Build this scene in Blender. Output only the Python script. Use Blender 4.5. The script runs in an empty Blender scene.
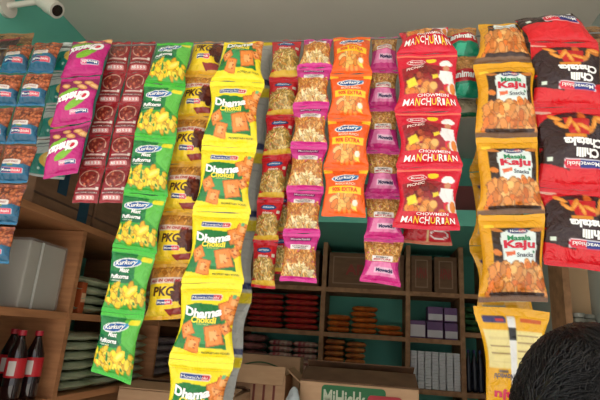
import bpy, bmesh, math, random
import numpy as np
from mathutils import Vector, Matrix
C = bpy.context.scene.collection
SC = bpy.context.scene
PI = math.pi
ZC = 1.62                                   # camera height above the street
# ------------------------------------------------------------------ camera frame
F = 480.0
d_ = np.array([70, -140, -F], float)
u_ = np.array([115, (70 * 115 + F * F) / 140, -F], float)
d_ /= np.linalg.norm(d_); u_ /= np.linalg.norm(u_)
x_ = np.cross(d_, u_)
R = np.array([x_, d_, u_])                  # camera space -> world
EYE = np.array([0, 0, ZC])
def ray(px, py): return R @ np.array([px - 300, 200 - py, -F], float)
def at(px, py, Y):
    r = ray(px, py); return EYE + r * (Y / r[1])
def atz(px, py, z):                         # z in metres above the street
    r = ray(px, py); return EYE + r * ((z - ZC) / r[2])
def atx(px, py, X):
    r = ray(px, py); return EYE + r * (X / r[0])

def lin(c):
    c = np.asarray(c, float) / 255.0
    return np.where(c <= 0.04045, c / 12.92, ((c + 0.055) / 1.055) ** 2.4)

# ------------------------------------------------------------------ materials
MATS = {}
def mat(name, col, rough=0.5, metal=0.0, spec=0.5, noise=None, bump=0.0, trans=0.0, bscale=40, coat=0):
    key = (name, tuple(col), rough)
    if key in MATS: return MATS[key]
    m = bpy.data.materials.new(name); m.use_nodes = True
    nt = m.node_tree; b = nt.nodes['Principled BSDF']
    c = tuple(lin(col)) + (1,)
    b.inputs['Base Color'].default_value = c
    b.inputs['Roughness'].default_value = rough
    b.inputs['Metallic'].default_value = metal
    b.inputs['Specular IOR Level'].default_value = spec
    b.inputs['Transmission Weight'].default_value = trans
    b.inputs['Coat Weight'].default_value = coat
    if noise or bump:
        tc = nt.nodes.new('ShaderNodeTexCoord')
    if noise:
        col2, sc, stretch = noise
        mp = nt.nodes.new('ShaderNodeMapping'); mp.inputs['Scale'].default_value = stretch
        nz = nt.nodes.new('ShaderNodeTexNoise'); nz.inputs['Scale'].default_value = sc; nz.inputs['Detail'].default_value = 6
        rp = nt.nodes.new('ShaderNodeValToRGB')
        rp.color_ramp.elements[0].color = c; rp.color_ramp.elements[1].color = tuple(lin(col2)) + (1,)
        rp.color_ramp.elements[0].position = .35; rp.color_ramp.elements[1].position = .68
        nt.links.new(tc.outputs['Object'], mp.inputs['Vector']); nt.links.new(mp.outputs[0], nz.inputs['Vector'])
        nt.links.new(nz.outputs['Fac'], rp.inputs['Fac']); nt.links.new(rp.outputs['Color'], b.inputs['Base Color'])
    if bump:
        n2 = nt.nodes.new('ShaderNodeTexNoise'); n2.inputs['Scale'].default_value = bscale; n2.inputs['Detail'].default_value = 5
        bp = nt.nodes.new('ShaderNodeBump'); bp.inputs['Strength'].default_value = bump; bp.inputs['Distance'].default_value = .01
        nt.links.new(tc.outputs['Object'], n2.inputs['Vector']); nt.links.new(n2.outputs['Fac'], bp.inputs['Height'])
        nt.links.new(bp.outputs['Normal'], b.inputs['Normal'])
    MATS[key] = m
    return m
def film(name, rough=.3, metal=0.0):         # printed plastic film: colour comes from the print stored on the mesh
    m = bpy.data.materials.new(name); m.use_nodes = True
    nt = m.node_tree; b = nt.nodes['Principled BSDF']
    a = nt.nodes.new('ShaderNodeAttribute'); a.attribute_name = 'print'
    nt.links.new(a.outputs['Color'], b.inputs['Base Color'])
    b.inputs['Roughness'].default_value = rough; b.inputs['Metallic'].default_value = metal
    b.inputs['Specular IOR Level'].default_value = .5
    tc = nt.nodes.new('ShaderNodeTexCoord')
    n2 = nt.nodes.new('ShaderNodeTexNoise'); n2.inputs['Scale'].default_value = 45; n2.inputs['Detail'].default_value = 3
    n2.inputs['Distortion'].default_value = 1.2
    bp = nt.nodes.new('ShaderNodeBump'); bp.inputs['Strength'].default_value = .5; bp.inputs['Distance'].default_value = .01
    nt.links.new(tc.outputs['Object'], n2.inputs['Vector']); nt.links.new(n2.outputs['Fac'], bp.inputs['Height'])
    nt.links.new(bp.outputs['Normal'], b.inputs['Normal'])
    return m
FILM = film('printed_film', .2)
FOIL = film('foil_film', .36, .25)

# ------------------------------------------------------------------ object helpers
def tag(o, label=None, cat=None, group=None, kind=None):
    if label: o['label'] = label
    if cat: o['category'] = cat
    if group: o['group'] = group
    if kind: o['kind'] = kind
    return o
def empty(name, loc, label, cat, group=None, rz=0):
    o = bpy.data.objects.new(name, None); C.objects.link(o)
    o.location = loc; o.rotation_euler = (0, 0, rz); o.empty_display_size = .03
    return tag(o, label, cat, group)
def obj(name, me, parent=None, loc=None):
    o = bpy.data.objects.new(name, me); C.objects.link(o)
    if parent: o.parent = parent
    if loc is not None: o.location = loc
    return o
def pydata(name, v, f, m=None, smooth=False):
    me = bpy.data.meshes.new(name); me.from_pydata([tuple(map(float, p)) for p in v], [], f)
    if m: me.materials.append(m)
    if smooth: me.polygons.foreach_set('use_smooth', [True] * len(me.polygons))
    me.update(); return me
class MB:
    def __init__(s): s.bm = bmesh.new()
    def box(s, lo, hi, bevel=0, rot=None):
        c = [(a + b) / 2 for a, b in zip(lo, hi)]; sz = [abs(b - a) for a, b in zip(lo, hi)]
        M = Matrix.Translation(c) @ (rot.to_4x4() if rot else Matrix.Identity(4)) @ Matrix.Diagonal(sz + [1])
        r = bmesh.ops.create_cube(s.bm, size=1, matrix=M)
        if bevel:
            es = list({e for v in r['verts'] for e in v.link_edges})
            bmesh.ops.bevel(s.bm, geom=es, offset=bevel, segments=2, affect='EDGES', profile=.5)
        return s
    def cyl(s, p0, p1, r0, r1=None, seg=16):
        p0, p1 = Vector(p0), Vector(p1); dv = p1 - p0
        M = Matrix.Translation((p0 + p1) / 2) @ dv.to_track_quat('Z', 'Y').to_matrix().to_4x4()
        bmesh.ops.create_cone(s.bm, cap_ends=True, segments=seg, radius1=r0, radius2=r0 if r1 is None else r1, depth=dv.length, matrix=M)
        return s
    def lathe(s, prof, seg=20, origin=(0, 0, 0)):
        rings = []
        for r, z in prof:
            rings.append([s.bm.verts.new((origin[0] + r * math.cos(2 * PI * k / seg), origin[1] + r * math.sin(2 * PI * k / seg), origin[2] + z)) for k in range(seg)])
        for a, b in zip(rings, rings[1:]):
            for k in range(seg):
                s.bm.faces.new((a[k], a[(k + 1) % seg], b[(k + 1) % seg], b[k]))
        s.bm.faces.new(rings[0][::-1]); s.bm.faces.new(rings[-1])
        return s
    def sphere(s, c, r, seg=16, sc=(1, 1, 1)):
        M = Matrix.Translation(c) @ Matrix.Diagonal([sc[0], sc[1], sc[2], 1])
        bmesh.ops.create_uvsphere(s.bm, u_segments=seg, v_segments=seg // 2 + 2, radius=r, matrix=M); return s
    def mesh(s, name, m, smooth=False):
        bmesh.ops.recalc_face_normals(s.bm, faces=s.bm.faces)
        me = bpy.data.meshes.new(name); s.bm.to_mesh(me); s.bm.free()
        me.materials.append(m)
        if smooth: me.polygons.foreach_set('use_smooth', [True] * len(me.polygons))
        return me
    def build(s, name, m, parent=None, loc=None, smooth=False):
        return obj(name, s.mesh(name, m, smooth), parent, loc)

# ------------------------------------------------------------------ lettering (flat letters bent onto surfaces)
TXT = {}
def letters(s, bold=.02, shear=0.0, spacing=1.0):
    k = (s, bold, shear, spacing)
    if k in TXT: return TXT[k]
    cu = bpy.data.curves.new('lettering', 'FONT'); cu.body = s; cu.offset = bold; cu.shear = shear
    cu.resolution_u = 3; cu.space_character = spacing
    o = bpy.data.objects.new('lettering', cu); C.objects.link(o)
    dg = bpy.context.evaluated_depsgraph_get(); dg.update()
    me = o.evaluated_get(dg).to_mesh()
    n = len(me.vertices); v = np.zeros(n * 3); me.vertices.foreach_get('co', v); v = v.reshape(-1, 3)[:, :2]
    f = [tuple(p.vertices) for p in me.polygons]
    o.evaluated_get(dg).to_mesh_clear(); bpy.data.objects.remove(o); bpy.data.curves.remove(cu)
    lo, hi = v.min(0), v.max(0); v = (v - (lo + hi) / 2) / np.maximum(hi - lo, 1e-6)
    TXT[k] = (v, f); return TXT[k]
def flat_text(name, s, m, parent, origin, ex, ey, w, h, bold=.02, shear=0):
    v, f = letters(s, bold, shear)
    origin, ex, ey = map(np.asarray, (origin, ex, ey))
    P = origin + v[:, :1] * w * ex + v[:, 1:] * h * ey
    return obj(name, pydata(name, P, f, m), parent)

# ------------------------------------------------------------------ printed artwork
CW, CH = 150, 190
class Art:
    def __init__(s, bg, seed=1):
        s.a = np.zeros((CH, CW, 3)); s.a[:] = bg
        s.u, s.v = np.meshgrid((np.arange(CW) + .5) / CW, (np.arange(CH) + .5) / CH)
        s.r = random.Random(seed); s.t = []
    def put(s, m, c):
        s.a[m] = c; return s
    def rect(s, u0, v0, u1, v1, c): return s.put((s.u >= u0) & (s.u <= u1) & (s.v >= v0) & (s.v <= v1), c)
    def rrect(s, u0, v0, u1, v1, c, r=.04):
        cu, cv, hu, hv = (u0 + u1) / 2, (v0 + v1) / 2, (u1 - u0) / 2 - r, (v1 - v0) / 2 - r
        q = np.hypot(np.maximum(abs(s.u - cu) - hu, 0), np.maximum(abs(s.v - cv) - hv, 0)); return s.put(q <= r, c)
    def ell(s, cu, cv, ru, rv, c, rot=0):
        a, b = s.u - cu, s.v - cv; x = a * math.cos(rot) + b * math.sin(rot); y = -a * math.sin(rot) + b * math.cos(rot)
        return s.put((x / ru) ** 2 + (y / rv) ** 2 <= 1, c)
    def poly(s, pts, c):
        ins = np.zeros(s.u.shape, bool); n = len(pts)
        for i in range(n):
            (x0, y0), (x1, y1) = pts[i], pts[(i + 1) % n]
            if y0 == y1: continue
            ins ^= ((y0 > s.v) != (y1 > s.v)) & (s.u < (x1 - x0) * (s.v - y0) / (y1 - y0) + x0)
        return s.put(ins, c)
    def pile(s, inside, n, cols, size, elong=1.0, edge=.72, box=(0, 0, 1, 1)):
        for _ in range(n):
            cu, cv = s.r.uniform(box[0], box[2]), s.r.uniform(box[1], box[3])
            if not inside(cu, cv): continue
            c = np.array(s.r.choice(cols)) * s.r.uniform(.85, 1.1); rot = s.r.uniform(0, PI)
            sz = size * s.r.uniform(.7, 1.2); a, b = sz * elong, sz
            s.ell(cu, cv, a * 1.15, b * 1.25, np.clip(c * edge, 0, 255), rot); s.ell(cu, cv, a, b, np.clip(c, 0, 255), rot)
        return s
    def badge(s, u0, v0, u1, v1, c1=(32, 50, 120), c2=(205, 40, 60), split=.62, rim=(235, 235, 240)):
        s.rrect(u0, v0, u1, v1, rim, .03); m = u0 + (u1 - u0) * split
        s.rrect(u0 + .01, v0 + .008, u1 - .01, v1 - .008, c2, .025)
        s.rect(u0 + .014, v0 + .01, m, v1 - .01, c1); return s
    def text(s, part, txt, cu, cv, w, h, col, bold=.03, shear=0, rot=0, arc=0):
        s.t.append((part, txt, cu, cv, w, h, col, bold, shear, rot, arc)); return s
    def done(s):
        p = np.pad(s.a, ((1, 1), (1, 1), (0, 0)), 'edge')
        s.a = (p[1:-1, 1:-1] * 4 + p[:-2, 1:-1] + p[2:, 1:-1] + p[1:-1, :-2] + p[1:-1, 2:]) / 8
        s.lin = lin(np.clip(s.a, 0, 255)); return s
W_ = (245, 245, 242); 
ART = {}
def design():
    # green puff-corn packet
    a = Art((62, 162, 54), 1)
    a.poly([(0, .06), (1, .06), (1, .3), (.55, .55), (0, .5)], (34, 128, 66)).poly([(.62, .06), (1, .06), (1, .6), (.72, .45)], (98, 192, 76))
    a.poly([(0, .36), (.6, .4), (.75, .54), (0, .56)], (14, 104, 62))
    a.pile(lambda u, v: (u - .49) ** 2 / .24 + (v - .72) ** 2 / .03 < 1, 300, [(252, 210, 36), (246, 194, 28), (255, 224, 66), (234, 176, 22)], .042, 1.6)
    a.ell(.7, .66, .17, .07, (228, 180, 30), -.5).ell(.7, .655, .155, .06, (254, 218, 60), -.5).ell(.7, .65, .1, .028, (255, 230, 110), -.5)
    a.pile(lambda u, v: .55 < v < .88, 26, [(40, 140, 50)], .022, 1.6)
    a.ell(.44, .23, .33, .085, W_, -.1).ell(.44, .23, .3, .065, (36, 92, 168), -.1).ell(.66, .19, .12, .03, (60, 150, 210), -.2)
    a.rrect(.74, .09, .97, .17, (240, 226, 50), .02)
    a.rect(0, 0, 1, .065, (72, 188, 58)).rect(0, .93, 1, 1, (62, 182, 54))
    a.text('brand_lettering', 'Kurkury', .44, .23, .52, .1, W_, .03, .2, .1).text('product_name', 'Mast', .46, .345, .24, .075, W_, .03)
    a.text('product_name', 'Puffcorns', .36, .45, .5, .07, W_, .04, 0, .02).text('product_name', 'CHEESE BALLS', .28, .515, .3, .022, (220, 240, 210), .01)
    ART['corn'] = a.done()
    # yellow-brown stick packet
    a = Art((252, 216, 44), 2)
    a.rect(0, 0, 1, .3, (206, 138, 52)).pile(lambda u, v: v < .28, 190, [(216, 146, 54), (194, 120, 40), (230, 166, 76)], .025, 2.4)
    a.rect(0, .27, 1, .375, (232, 208, 190)).pile(lambda u, v: u > .72 and .36 < v < .72, 40, [(96, 40, 26), (120, 58, 34)], .05, 1.3, box=(.7, .36, 1, .72))
    a.ell(.9, .5, .16, .15, (92, 38, 28)).ell(.93, .48, .09, .08, (126, 64, 40))
    a.badge(.27, .66, .72, .76, (44, 60, 120), (225, 70, 90), .55).rect(.0, .86, 1, .93, (240, 206, 50)).poly([(.5, .83), (1, .8), (1, .92), (.6, .93)], (150, 52, 50))
    a.rect(0, .93, 1, 1, (232, 176, 40)).rect(0, 0, 1, .05, (226, 170, 60))
    a.text('product_name', 'ALL IN ONE MIX', .5, .325, .86, .055, (190, 40, 46), .03).text('product_name', 'PKG', .46, .52, .56, .17, (84, 50, 20), .035, .1)
    a.text('brand_lettering', 'Mowacki', .49, .71, .36, .045, W_, .02)
    ART['pkg'] = a.done()
    # yellow-green puff square packet
    a = Art((246, 224, 34), 3)
    a.poly([(.14, .3), (.3, .27), (.86, .3), (.9, .84), (.62, .9), (.12, .87), (.02, .8), (.1, .55)], (22, 118, 52))
    a.poly([(0, .8), (1, .84), (1, .93), (0, .93)], (246, 222, 40)).poly([(0, .78), (.25, .8), (.2, .86), (0, .84)], (40, 130, 50))
    a.poly([(.3, .5), (.72, .5), (.85, .78), (.2, .78)], (52, 150, 86))
    def sq(u, v, r, rot, c=(236, 140, 58)):
        for k, (cc, rr) in enumerate((((196, 96, 34), r * 1.12), (c, r), ((246, 176, 104), r * .5))):
            a.poly([(u + rr * math.cos(rot + i * PI / 2), v + rr * .85 * math.sin(rot + i * PI / 2)) for i in range(4)], cc)
        for _ in range(5): a.ell(u + a.r.uniform(-r, r) * .5, v + a.r.uniform(-r, r) * .4, .014, .01, (170, 74, 30))
    for q in ((.22, .61, .14, .3), (.7, .67, .19, .6), (.34, .79, .15, 1.0), (.9, .58, .1, .2), (.88, .34, .17, .4), (.95, .25, .13, .9), (.97, .44, .12, .1)): sq(*q)
    a.rect(0, 0, 1, .075, (250, 232, 50)).rect(0, .93, 1, 1, (250, 230, 44)).rect(0, .1, 1, .112, (228, 204, 30))
    a.badge(.2, .155, .74, .235, (40, 66, 140), (214, 58, 70), .72).rrect(.9, .15, .96, .2, (110, 180, 120), .01)
    a.text('brand_lettering', 'Mowachioki', .46, .195, .46, .036, W_, .0)
    a.text('product_name', 'Dhama', .47, .36, .66, .12, W_, .05, 0, 0, -.05).text('product_name', 'Chokdi', .5, .485, .46, .08, (250, 226, 60), .04)
    a.text('product_name', 'PUFFED SNACK', .5, .54, .22, .022, (210, 220, 120), .01).text('product_name', 'PROPRIETARY FOOD', .72, .885, .44, .026, (70, 90, 30), .01)
    ART['chok'] = a.done()
    # grey foil back of the same packet
    a = Art((168, 168, 160), 4)
    for k in range(30): a.rect(a.r.uniform(0, .2), .12 + k * .026, a.r.uniform(.7, 1), .126 + k * .026, (140, 142, 138))
    a.rect(0, 0, 1, .09, (214, 190, 36)).rect(0, .91, 1, 1, (214, 188, 34)).rect(.8, .78, 1, .88, (36, 44, 84))
    ART['back'] = a.done()
    # red noodle-mix packet
    a = Art((206, 28, 40), 5)
    a.pile(lambda u, v: (u - .5) ** 2 / .24 + (v - .64) ** 2 / .075 < 1, 900, [(234, 194, 106), (222, 172, 78), (242, 212, 140), (170, 140, 66), (200, 140, 60)], .017, 4)
    a.poly([(0, .86), (1, .83), (1, .93), (0, .93)], (232, 190, 60)).rect(0, .93, 1, 1, (196, 24, 40)).rect(0, 0, 1, .07, (202, 26, 44))
    a.ell(.5, .2, .3, .07, (30, 50, 110)).ell(.5, .2, .25, .048, (60, 110, 170)).rrect(.85, .27, .95, .35, (230, 220, 200), .01)
    a.text('brand_lettering', 'Jabsons', .5, .2, .42, .05, W_, .02, .1).text('product_name', 'mixture', .5, .335, .4, .06, (240, 220, 210), .02, .2)
    ART['red'] = a.done()
    # purple noodle packet
    a = Art((196, 40, 130), 6)
    a.pile(lambda u, v: .3 < v < .93 and .02 < u < .98, 1000, [(216, 146, 66), (200, 122, 48), (234, 178, 102), (184, 104, 38)], .017, 3.2)
    a.pile(lambda u, v: v > .66 and (u - .5) ** 2 / .16 + (v - .8) ** 2 / .02 < 1, 260, [(244, 214, 150), (248, 224, 172), (232, 188, 116)], .024, 3)
    a.rect(0, 0, 1, .2, (190, 34, 124)).poly([(0, .2), (1, .2), (.85, .34), (.15, .34)], (200, 60, 140)).rrect(.22, .255, .84, .36, (236, 230, 226), .03)
    a.rect(0, .9, 1, 1, (206, 48, 140)).rrect(.2, .095, .8, .17, (90, 26, 84), .02).rect(0, .0, 1, .05, (214, 70, 150))
    a.text('brand_lettering', 'Mowachioki', .5, .132, .54, .05, (220, 190, 210), .02).text('product_name', 'NAVRATAN MIX', .53, .29, .5, .035, (120, 40, 60), .01).text('product_name', 'NAMKEEN', .53, .33, .36, .028, (60, 40, 50), .01)
    ART['purple'] = a.done()
    # orange masala packet
    a = Art((240, 100, 28), 7)
    a.rect(0, .07, 1, .14, (246, 190, 40)).poly([(.05, .07), (.95, .07), (1, .42), (0, .42)], (238, 92, 24))
    a.rect(0, .07, .2, .13, (246, 200, 40)).rect(.8, .07, 1, .13, (246, 200, 40))
    for k in range(16):
        an = k * PI / 8; a.ell(.52 + .26 * math.cos(an), .72 + .17 * math.sin(an), .07, .035, (246, 150, 60), an)
    a.pile(lambda u, v: (u - .52) ** 2 / .075 + (v - .72) ** 2 / .026 < 1, 150, [(246, 180, 92), (240, 150, 60), (250, 204, 130), (232, 128, 48)], .045, 1.9)
    a.ell(.76, .76, .06, .06, (240, 230, 210)).poly([(.68, .85), (.78, .8), (.8, .9)], (250, 220, 80))
    a.ell(.5, .265, .33, .085, W_, -.05).ell(.5, .265, .3, .068, (34, 84, 150), -.05).ell(.68, .235, .16, .03, (70, 150, 200), -.2)
    a.rect(.1, .44, .92, .58, (250, 208, 44)).rect(0, .93, 1, 1, (240, 96, 30)).rect(0, 0, 1, .07, (240, 104, 34))
    a.text('brand_lettering', 'Kurkury', .5, .265, .5, .1, W_, .03, .2, .05).text('product_name', 'MASALA MUNCH', .52, .395, .5, .05, (250, 220, 190), .02)
    a.text('product_name', '90% EXTRA', .51, .512, .64, .085, (226, 70, 30), .03)
    ART['orange'] = a.done()
    # pink noodle packet (noodles on top)
    a = Art((214, 70, 142), 8)
    a.pile(lambda u, v: v < .56, 1000, [(224, 162, 86), (208, 138, 62), (240, 188, 116), (184, 116, 50)], .017, 3.2)
    a.poly([(0, .5), (.2, .55), (.8, .55), (1, .5), (1, 1), (0, 1)], (204, 46, 130)).poly([(.2, .56), (.75, .56), (.9, .85), (.1, .85)], (232, 130, 178))
    a.rrect(.2, .41, .8, .54, (240, 234, 228), .03).rect(0, .9, 1, 1, (204, 40, 128)).rect(0, 0, 1, .06, (206, 60, 138))
    a.rrect(.3, .67, .82, .79, (236, 190, 214), .02)
    a.text('product_name', 'BOMBAY', .5, .45, .36, .035, (60, 40, 44), .01).text('product_name', 'MIXTURE', .5, .5, .5, .045, (190, 40, 60), .02)
    a.text('brand_lettering', 'Mowachi', .58, .73, .46, .075, (40, 34, 84), .05)
    ART['pink'] = a.done()
    # red manchurian packet with cook
    a = Art((212, 24, 52), 9)
    a.poly([(.06, .3), (.4, .22), (.74, .3), (.78, .74), (.08, .74)], (150, 24, 34))
    a.pile(lambda u, v: (u - .44) ** 2 / .085 + (v - .47) ** 2 / .024 < 1, 120, [(146, 40, 34), (170, 56, 40), (120, 26, 26), (196, 80, 50)], .045, 1.3)
    a.pile(lambda u, v: (u - .55) ** 2 / .16 + (v - .67) ** 2 / .016 < 1, 120, [(232, 144, 60), (240, 170, 90), (214, 116, 40)], .05, 1.2)
    a.ell(.8, .23, .085, .06, W_).ell(.74, .25, .05, .04, W_).ell(.87, .25, .045, .04, W_).rect(.74, .26, .87, .3, W_)
    a.ell(.81, .335, .055, .05, (206, 140, 104)).poly([(.7, .38), (.92, .38), (.96, .56), (.78, .6), (.68, .5)], (236, 234, 232)).ell(.93, .66, .08, .12, (238, 236, 234))
    a.ell(.93, .66, .055, .09, (226, 130, 50)).ell(.31, .2, .15, .055, W_).ell(.31, .2, .135, .043, (200, 20, 44)).ell(.56, .17, .09, .05, (244, 220, 40)).poly([(.12, .53), (.26, .48), (.3, .62), (.15, .66)], (246, 220, 60)).poly([(.56, .47), (.66, .44), (.68, .5), (.58, .53)], (240, 210, 50))
    a.rect(0, .75, 1, .93, (208, 22, 46)).rect(0, .93, 1, 1, (212, 28, 56)).rect(0, 0, 1, .08, (220, 36, 64)).rect(0, .03, 1, .045, (234, 130, 90))
    a.text('brand_lettering', 'Mowachi', .31, .2, .2, .035, W_, .01).text('product_name', 'PICNIC', .28, .31, .3, .045, (246, 220, 210), .02, .2, .15)
    a.text('product_name', 'CHOWMEIN', .58, .775, .52, .042, W_, .01)
    a.text('product_name', 'MANCHURIAN', .52, .865, .84, .095, [W_, W_, (250, 214, 50)], .012)
    ART['manch'] = a.done()
    # red and green striped packet
    a = Art((196, 136, 70), 10)
    a.pile(lambda u, v: v < .5, 220, [(200, 142, 76), (180, 120, 56), (214, 160, 96)], .03, 1.2)
    a.poly([(0, .46), (.5, .38), (1, .42), (1, .7), (0, .74)], (190, 34, 44)).poly([(0, .7), (1, .66), (1, 1), (0, 1)], (18, 132, 98)).poly([(.3, .74), (.6, .72), (.5, .95), (.2, .95)], (60, 190, 150))
    a.text('product_name', 'animart', .5, .53, .8, .16, W_, .04, .1)
    ART['stripe'] = a.done()
    # yellow kaju packet
    a = Art((226, 160, 30), 11)
    a.rect(.16, .17, .93, .9, (52, 36, 26)).ell(.24, .2, .1, .022, (200, 120, 50), .15).ell(.85, .2, .12, .022, (196, 116, 44), -.1)
    a.poly([(.3, .24), (.4, .2), (.72, .2), (.84, .24), (.86, .4), (.84, .62), (.3, .62), (.31, .45), (.28, .34)], (226, 238, 234))
    a.pile(lambda u, v: v > .61 + .2 * (u - .55) ** 2 and .14 < u < .95, 260, [(228, 130, 52), (238, 152, 74), (214, 112, 40), (246, 178, 104)], .043, 1.7, .74, (.1, .55, 1, .95))
    a.ell(.22, .47, .07, .035, (222, 128, 50), .3).rect(0, .93, 1, 1, (116, 84, 60)).rect(.16, .9, .95, .935, (58, 40, 34))
    a.rect(0, 0, 1, .16, (232, 168, 34)).rect(0, .05, 1, .06, (204, 140, 22)).rrect(.06, .13, .2, .18, (240, 210, 60), .015)
    a.ell(.56, .215, .16, .035, (70, 76, 120)).ell(.63, .21, .06, .02, (190, 60, 70)).poly([(.34, .47), (.5, .45), (.5, .5), (.36, .52)], (226, 110, 70)).rrect(.79, .45, .82, .48, (40, 120, 80), .005)
    a.text('product_name', 'Masala', .57, .3, .36, .065, (30, 140, 90), .03).text('product_name', 'Kaju', .575, .39, .5, .125, (206, 34, 62), .04)
    a.text('product_name', 'Snacks', .66, .5, .27, .05, (44, 48, 70), .01).text('brand_lettering', 'Nowachi', .56, .215, .24, .03, W_, .01)
    ART['kaju'] = a.done()
    # its back, hung upside down
    a = Art((238, 176, 32), 12)
    a.rect(0, 0, 1, .12, (240, 182, 36)).rect(.05, .48, .95, .8, (238, 222, 150)).rect(.47, .1, .58, .92, (232, 232, 228)).rect(.46, .72, .58, .82, (40, 40, 40))
    for k in range(9): a.rect(.58 if k % 2 else .1, .5 + k * .032, .9 if k % 2 else .45, .507 + k * .032, (150, 120, 80))
    a.rect(.62, .44, .8, .47, (110, 100, 96)).rrect(.6, .86, .92, .92, (60, 60, 110), .02).rect(.62, .88, .74, .9, (200, 60, 60)).rect(.1, .88, .4, .91, (206, 90, 40)).rect(0, .95, 1, 1, (232, 170, 36))
    a.text('product_name', 'Kaju', .62, .26, .5, .1, (214, 40, 84), .04).text('product_name', 'Masala', .66, .13, .5, .06, (30, 150, 120), .03).text('brand_lettering', 'Nowachi', .7, .41, .36, .05, (100, 96, 110), .02, .2)
    ART['kajuback'] = a.done()
    # plain yellow back with cream panel
    a = Art((220, 158, 34), 13)
    a.rect(.08, .34, .9, .74, (222, 206, 156)).poly([(.08, .2), (.4, .1), (.42, .22), (.14, .3)], (60, 54, 90)).rect(.1, .78, .5, .86, (150, 150, 130)).rect(0, 0, 1, .06, (226, 168, 40)).rect(0, .94, 1, 1, (220, 160, 36))
    ART['yellowback'] = a.done()
    # red and black chilli packet (design as printed, it hangs upside down)
    a = Art((208, 20, 32), 14)
    a.ell(.42, .6, .62, .33, (46, 22, 24), 0).poly([(.6, .2), (1.0, .28), (1.0, .42), (.8, .62), (.5, .5)], (46, 24, 24)).rect(0, 0, 1, .2, (214, 20, 34))
    a.pile(lambda u, v: (u - .4) ** 2 / .1 + (v - .78) ** 2 / .013 < 1, 44, [(214, 120, 40), (226, 140, 52), (196, 96, 30)], .055, 1.9)
    a.poly([(.3, .62), (.58, .62), (.64, .84), (.26, .84)], (196, 26, 30))
    for q in ((.36, .72, .4), (.48, .72, 1.2), (.56, .78, 2.2), (.68, .74, .6), (.2, .79, 1.9), (.75, .84, .3), (.1, .85, .2)): a.ell(q[0], q[1], .1, .034, (224, 138, 44), q[2]).ell(q[0] - .01, q[1] - .01, .06, .015, (240, 170, 80), q[2])
    a.rect(.34, .575, .64, .615, (220, 140, 40)).badge(.12, .22, .68, .33, (34, 48, 130), (214, 36, 60), .58).rrect(.84, .29, .92, .34, (220, 236, 220), .005)
    a.ell(.88, .93, .12, .025, (230, 190, 170)).rect(0, .955, 1, 1, (206, 22, 34)).rect(0, 0, 1, .05, (206, 16, 30))
    a.text('brand_lettering', 'Mowachioki', .4, .275, .48, .05, W_, .01).text('product_name', 'Chilli', .33, .4, .36, .11, W_, .05).text('product_name', 'Chataka', .38, .52, .6, .105, W_, .05)
    ART['chilli'] = a.done()
    # dark back
    a = Art((62, 44, 38), 15)
    a.rect(0, 0, 1, .06, (120, 30, 34)).rect(0, .94, 1, 1, (126, 112, 100)).rect(.0, .3, .2, .6, (110, 28, 32)).pile(lambda u, v: .1 < v < .9, 60, [(70, 60, 54), (46, 34, 32), (110, 90, 50)], .05, 1.6)
    ART['dark'] = a.done()
    # blue peanut packet
    a = Art((18, 84, 116), 16)
    a.rect(0, 0, 1, .5, (130, 62, 34)).pile(lambda u, v: v < .56, 300, [(166, 82, 42), (140, 62, 30), (190, 104, 60), (112, 46, 24)], .034, 1.3)
    a.poly([(0, .6), (.1, .52), (.9, .52), (1, .6), (1, 1), (0, 1)], (18, 82, 114)).poly([(.15, .54), (.85, .54), (.95, .8), (.05, .8)], (26, 98, 132))
    a.rrect(.14, .43, .76, .55, (222, 214, 206), .05).rrect(.36, .55, .56, .58, (120, 140, 60), .01).badge(.14, .63, .86, .77, (30, 50, 106), (214, 80, 100), .5, (206, 206, 216)).rect(0, .93, 1, 1, (26, 106, 146))
    a.text('product_name', 'CRUNCHY PEANUT', .45, .49, .5, .05, (150, 60, 60), .01).text('brand_lettering', 'Mowachioki', .5, .7, .6, .06, W_, .01)
    ART['blue'] = a.done()
    # teal packet
    a = Art((18, 134, 118), 17)
    a.rect(0, 0, 1, .42, (196, 204, 198)).rect(.05, .1, .6, .14, (120, 130, 130)).rect(.05, .2, .5, .23, (140, 148, 146)).rect(.6, .1, .8, .2, (200, 90, 100))
    a.ell(.6, .58, .3, .2, (228, 186, 80)).ell(.62, .58, .2, .13, (240, 206, 116)).ell(.62, .58, .06, .04, (180, 120, 50)).ell(.75, .75, .18, .1, (230, 196, 120)).ell(.3, .8, .04, .03, (200, 230, 220)).rect(0, .94, 1, 1, (190, 196, 190))
    ART['teal'] = a.done()
    # magenta packet (design as printed, hangs upside down)
    a = Art((180, 20, 112), 18)
    a.poly([(0, .12), (1, .12), (1, .5), (.5, .62), (0, .6)], (190, 24, 120)).poly([(0, .66), (1, .6), (1, 1), (0, 1)], (140, 24, 84))
    for q in ((.2, .82), (.5, .85), (.75, .78), (.32, .72), (.06, .75)): a.ell(q[0], q[1], .13, .05, (214, 150, 84), .3).ell(q[0], q[1], .08, .025, (236, 190, 130), .3)
    a.ell(.42, .37, .25, .075, (122, 180, 40), -.35).ell(.65, .62, .28, .055, (128, 186, 44), -.15)
    a.badge(.08, .17, .52, .255, (40, 70, 130), (226, 110, 150), .66).rect(0, 0, 1, .06, (186, 24, 116)).rect(0, .94, 1, 1, (176, 20, 108)).ell(.2, .52, .11, .07, W_, -.5).ell(.2, .52, .06, .05, (206, 30, 60), -.5)
    a.text('brand_lettering', 'Mowachi', .3, .212, .36, .045, W_, .02).text('product_name', 'Chatax', .52, .49, .86, .19, W_, .05, .25, .12)
    ART['magenta'] = a.done()
    # maroon masala sachet
    a = Art((140, 28, 36), 19)
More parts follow.
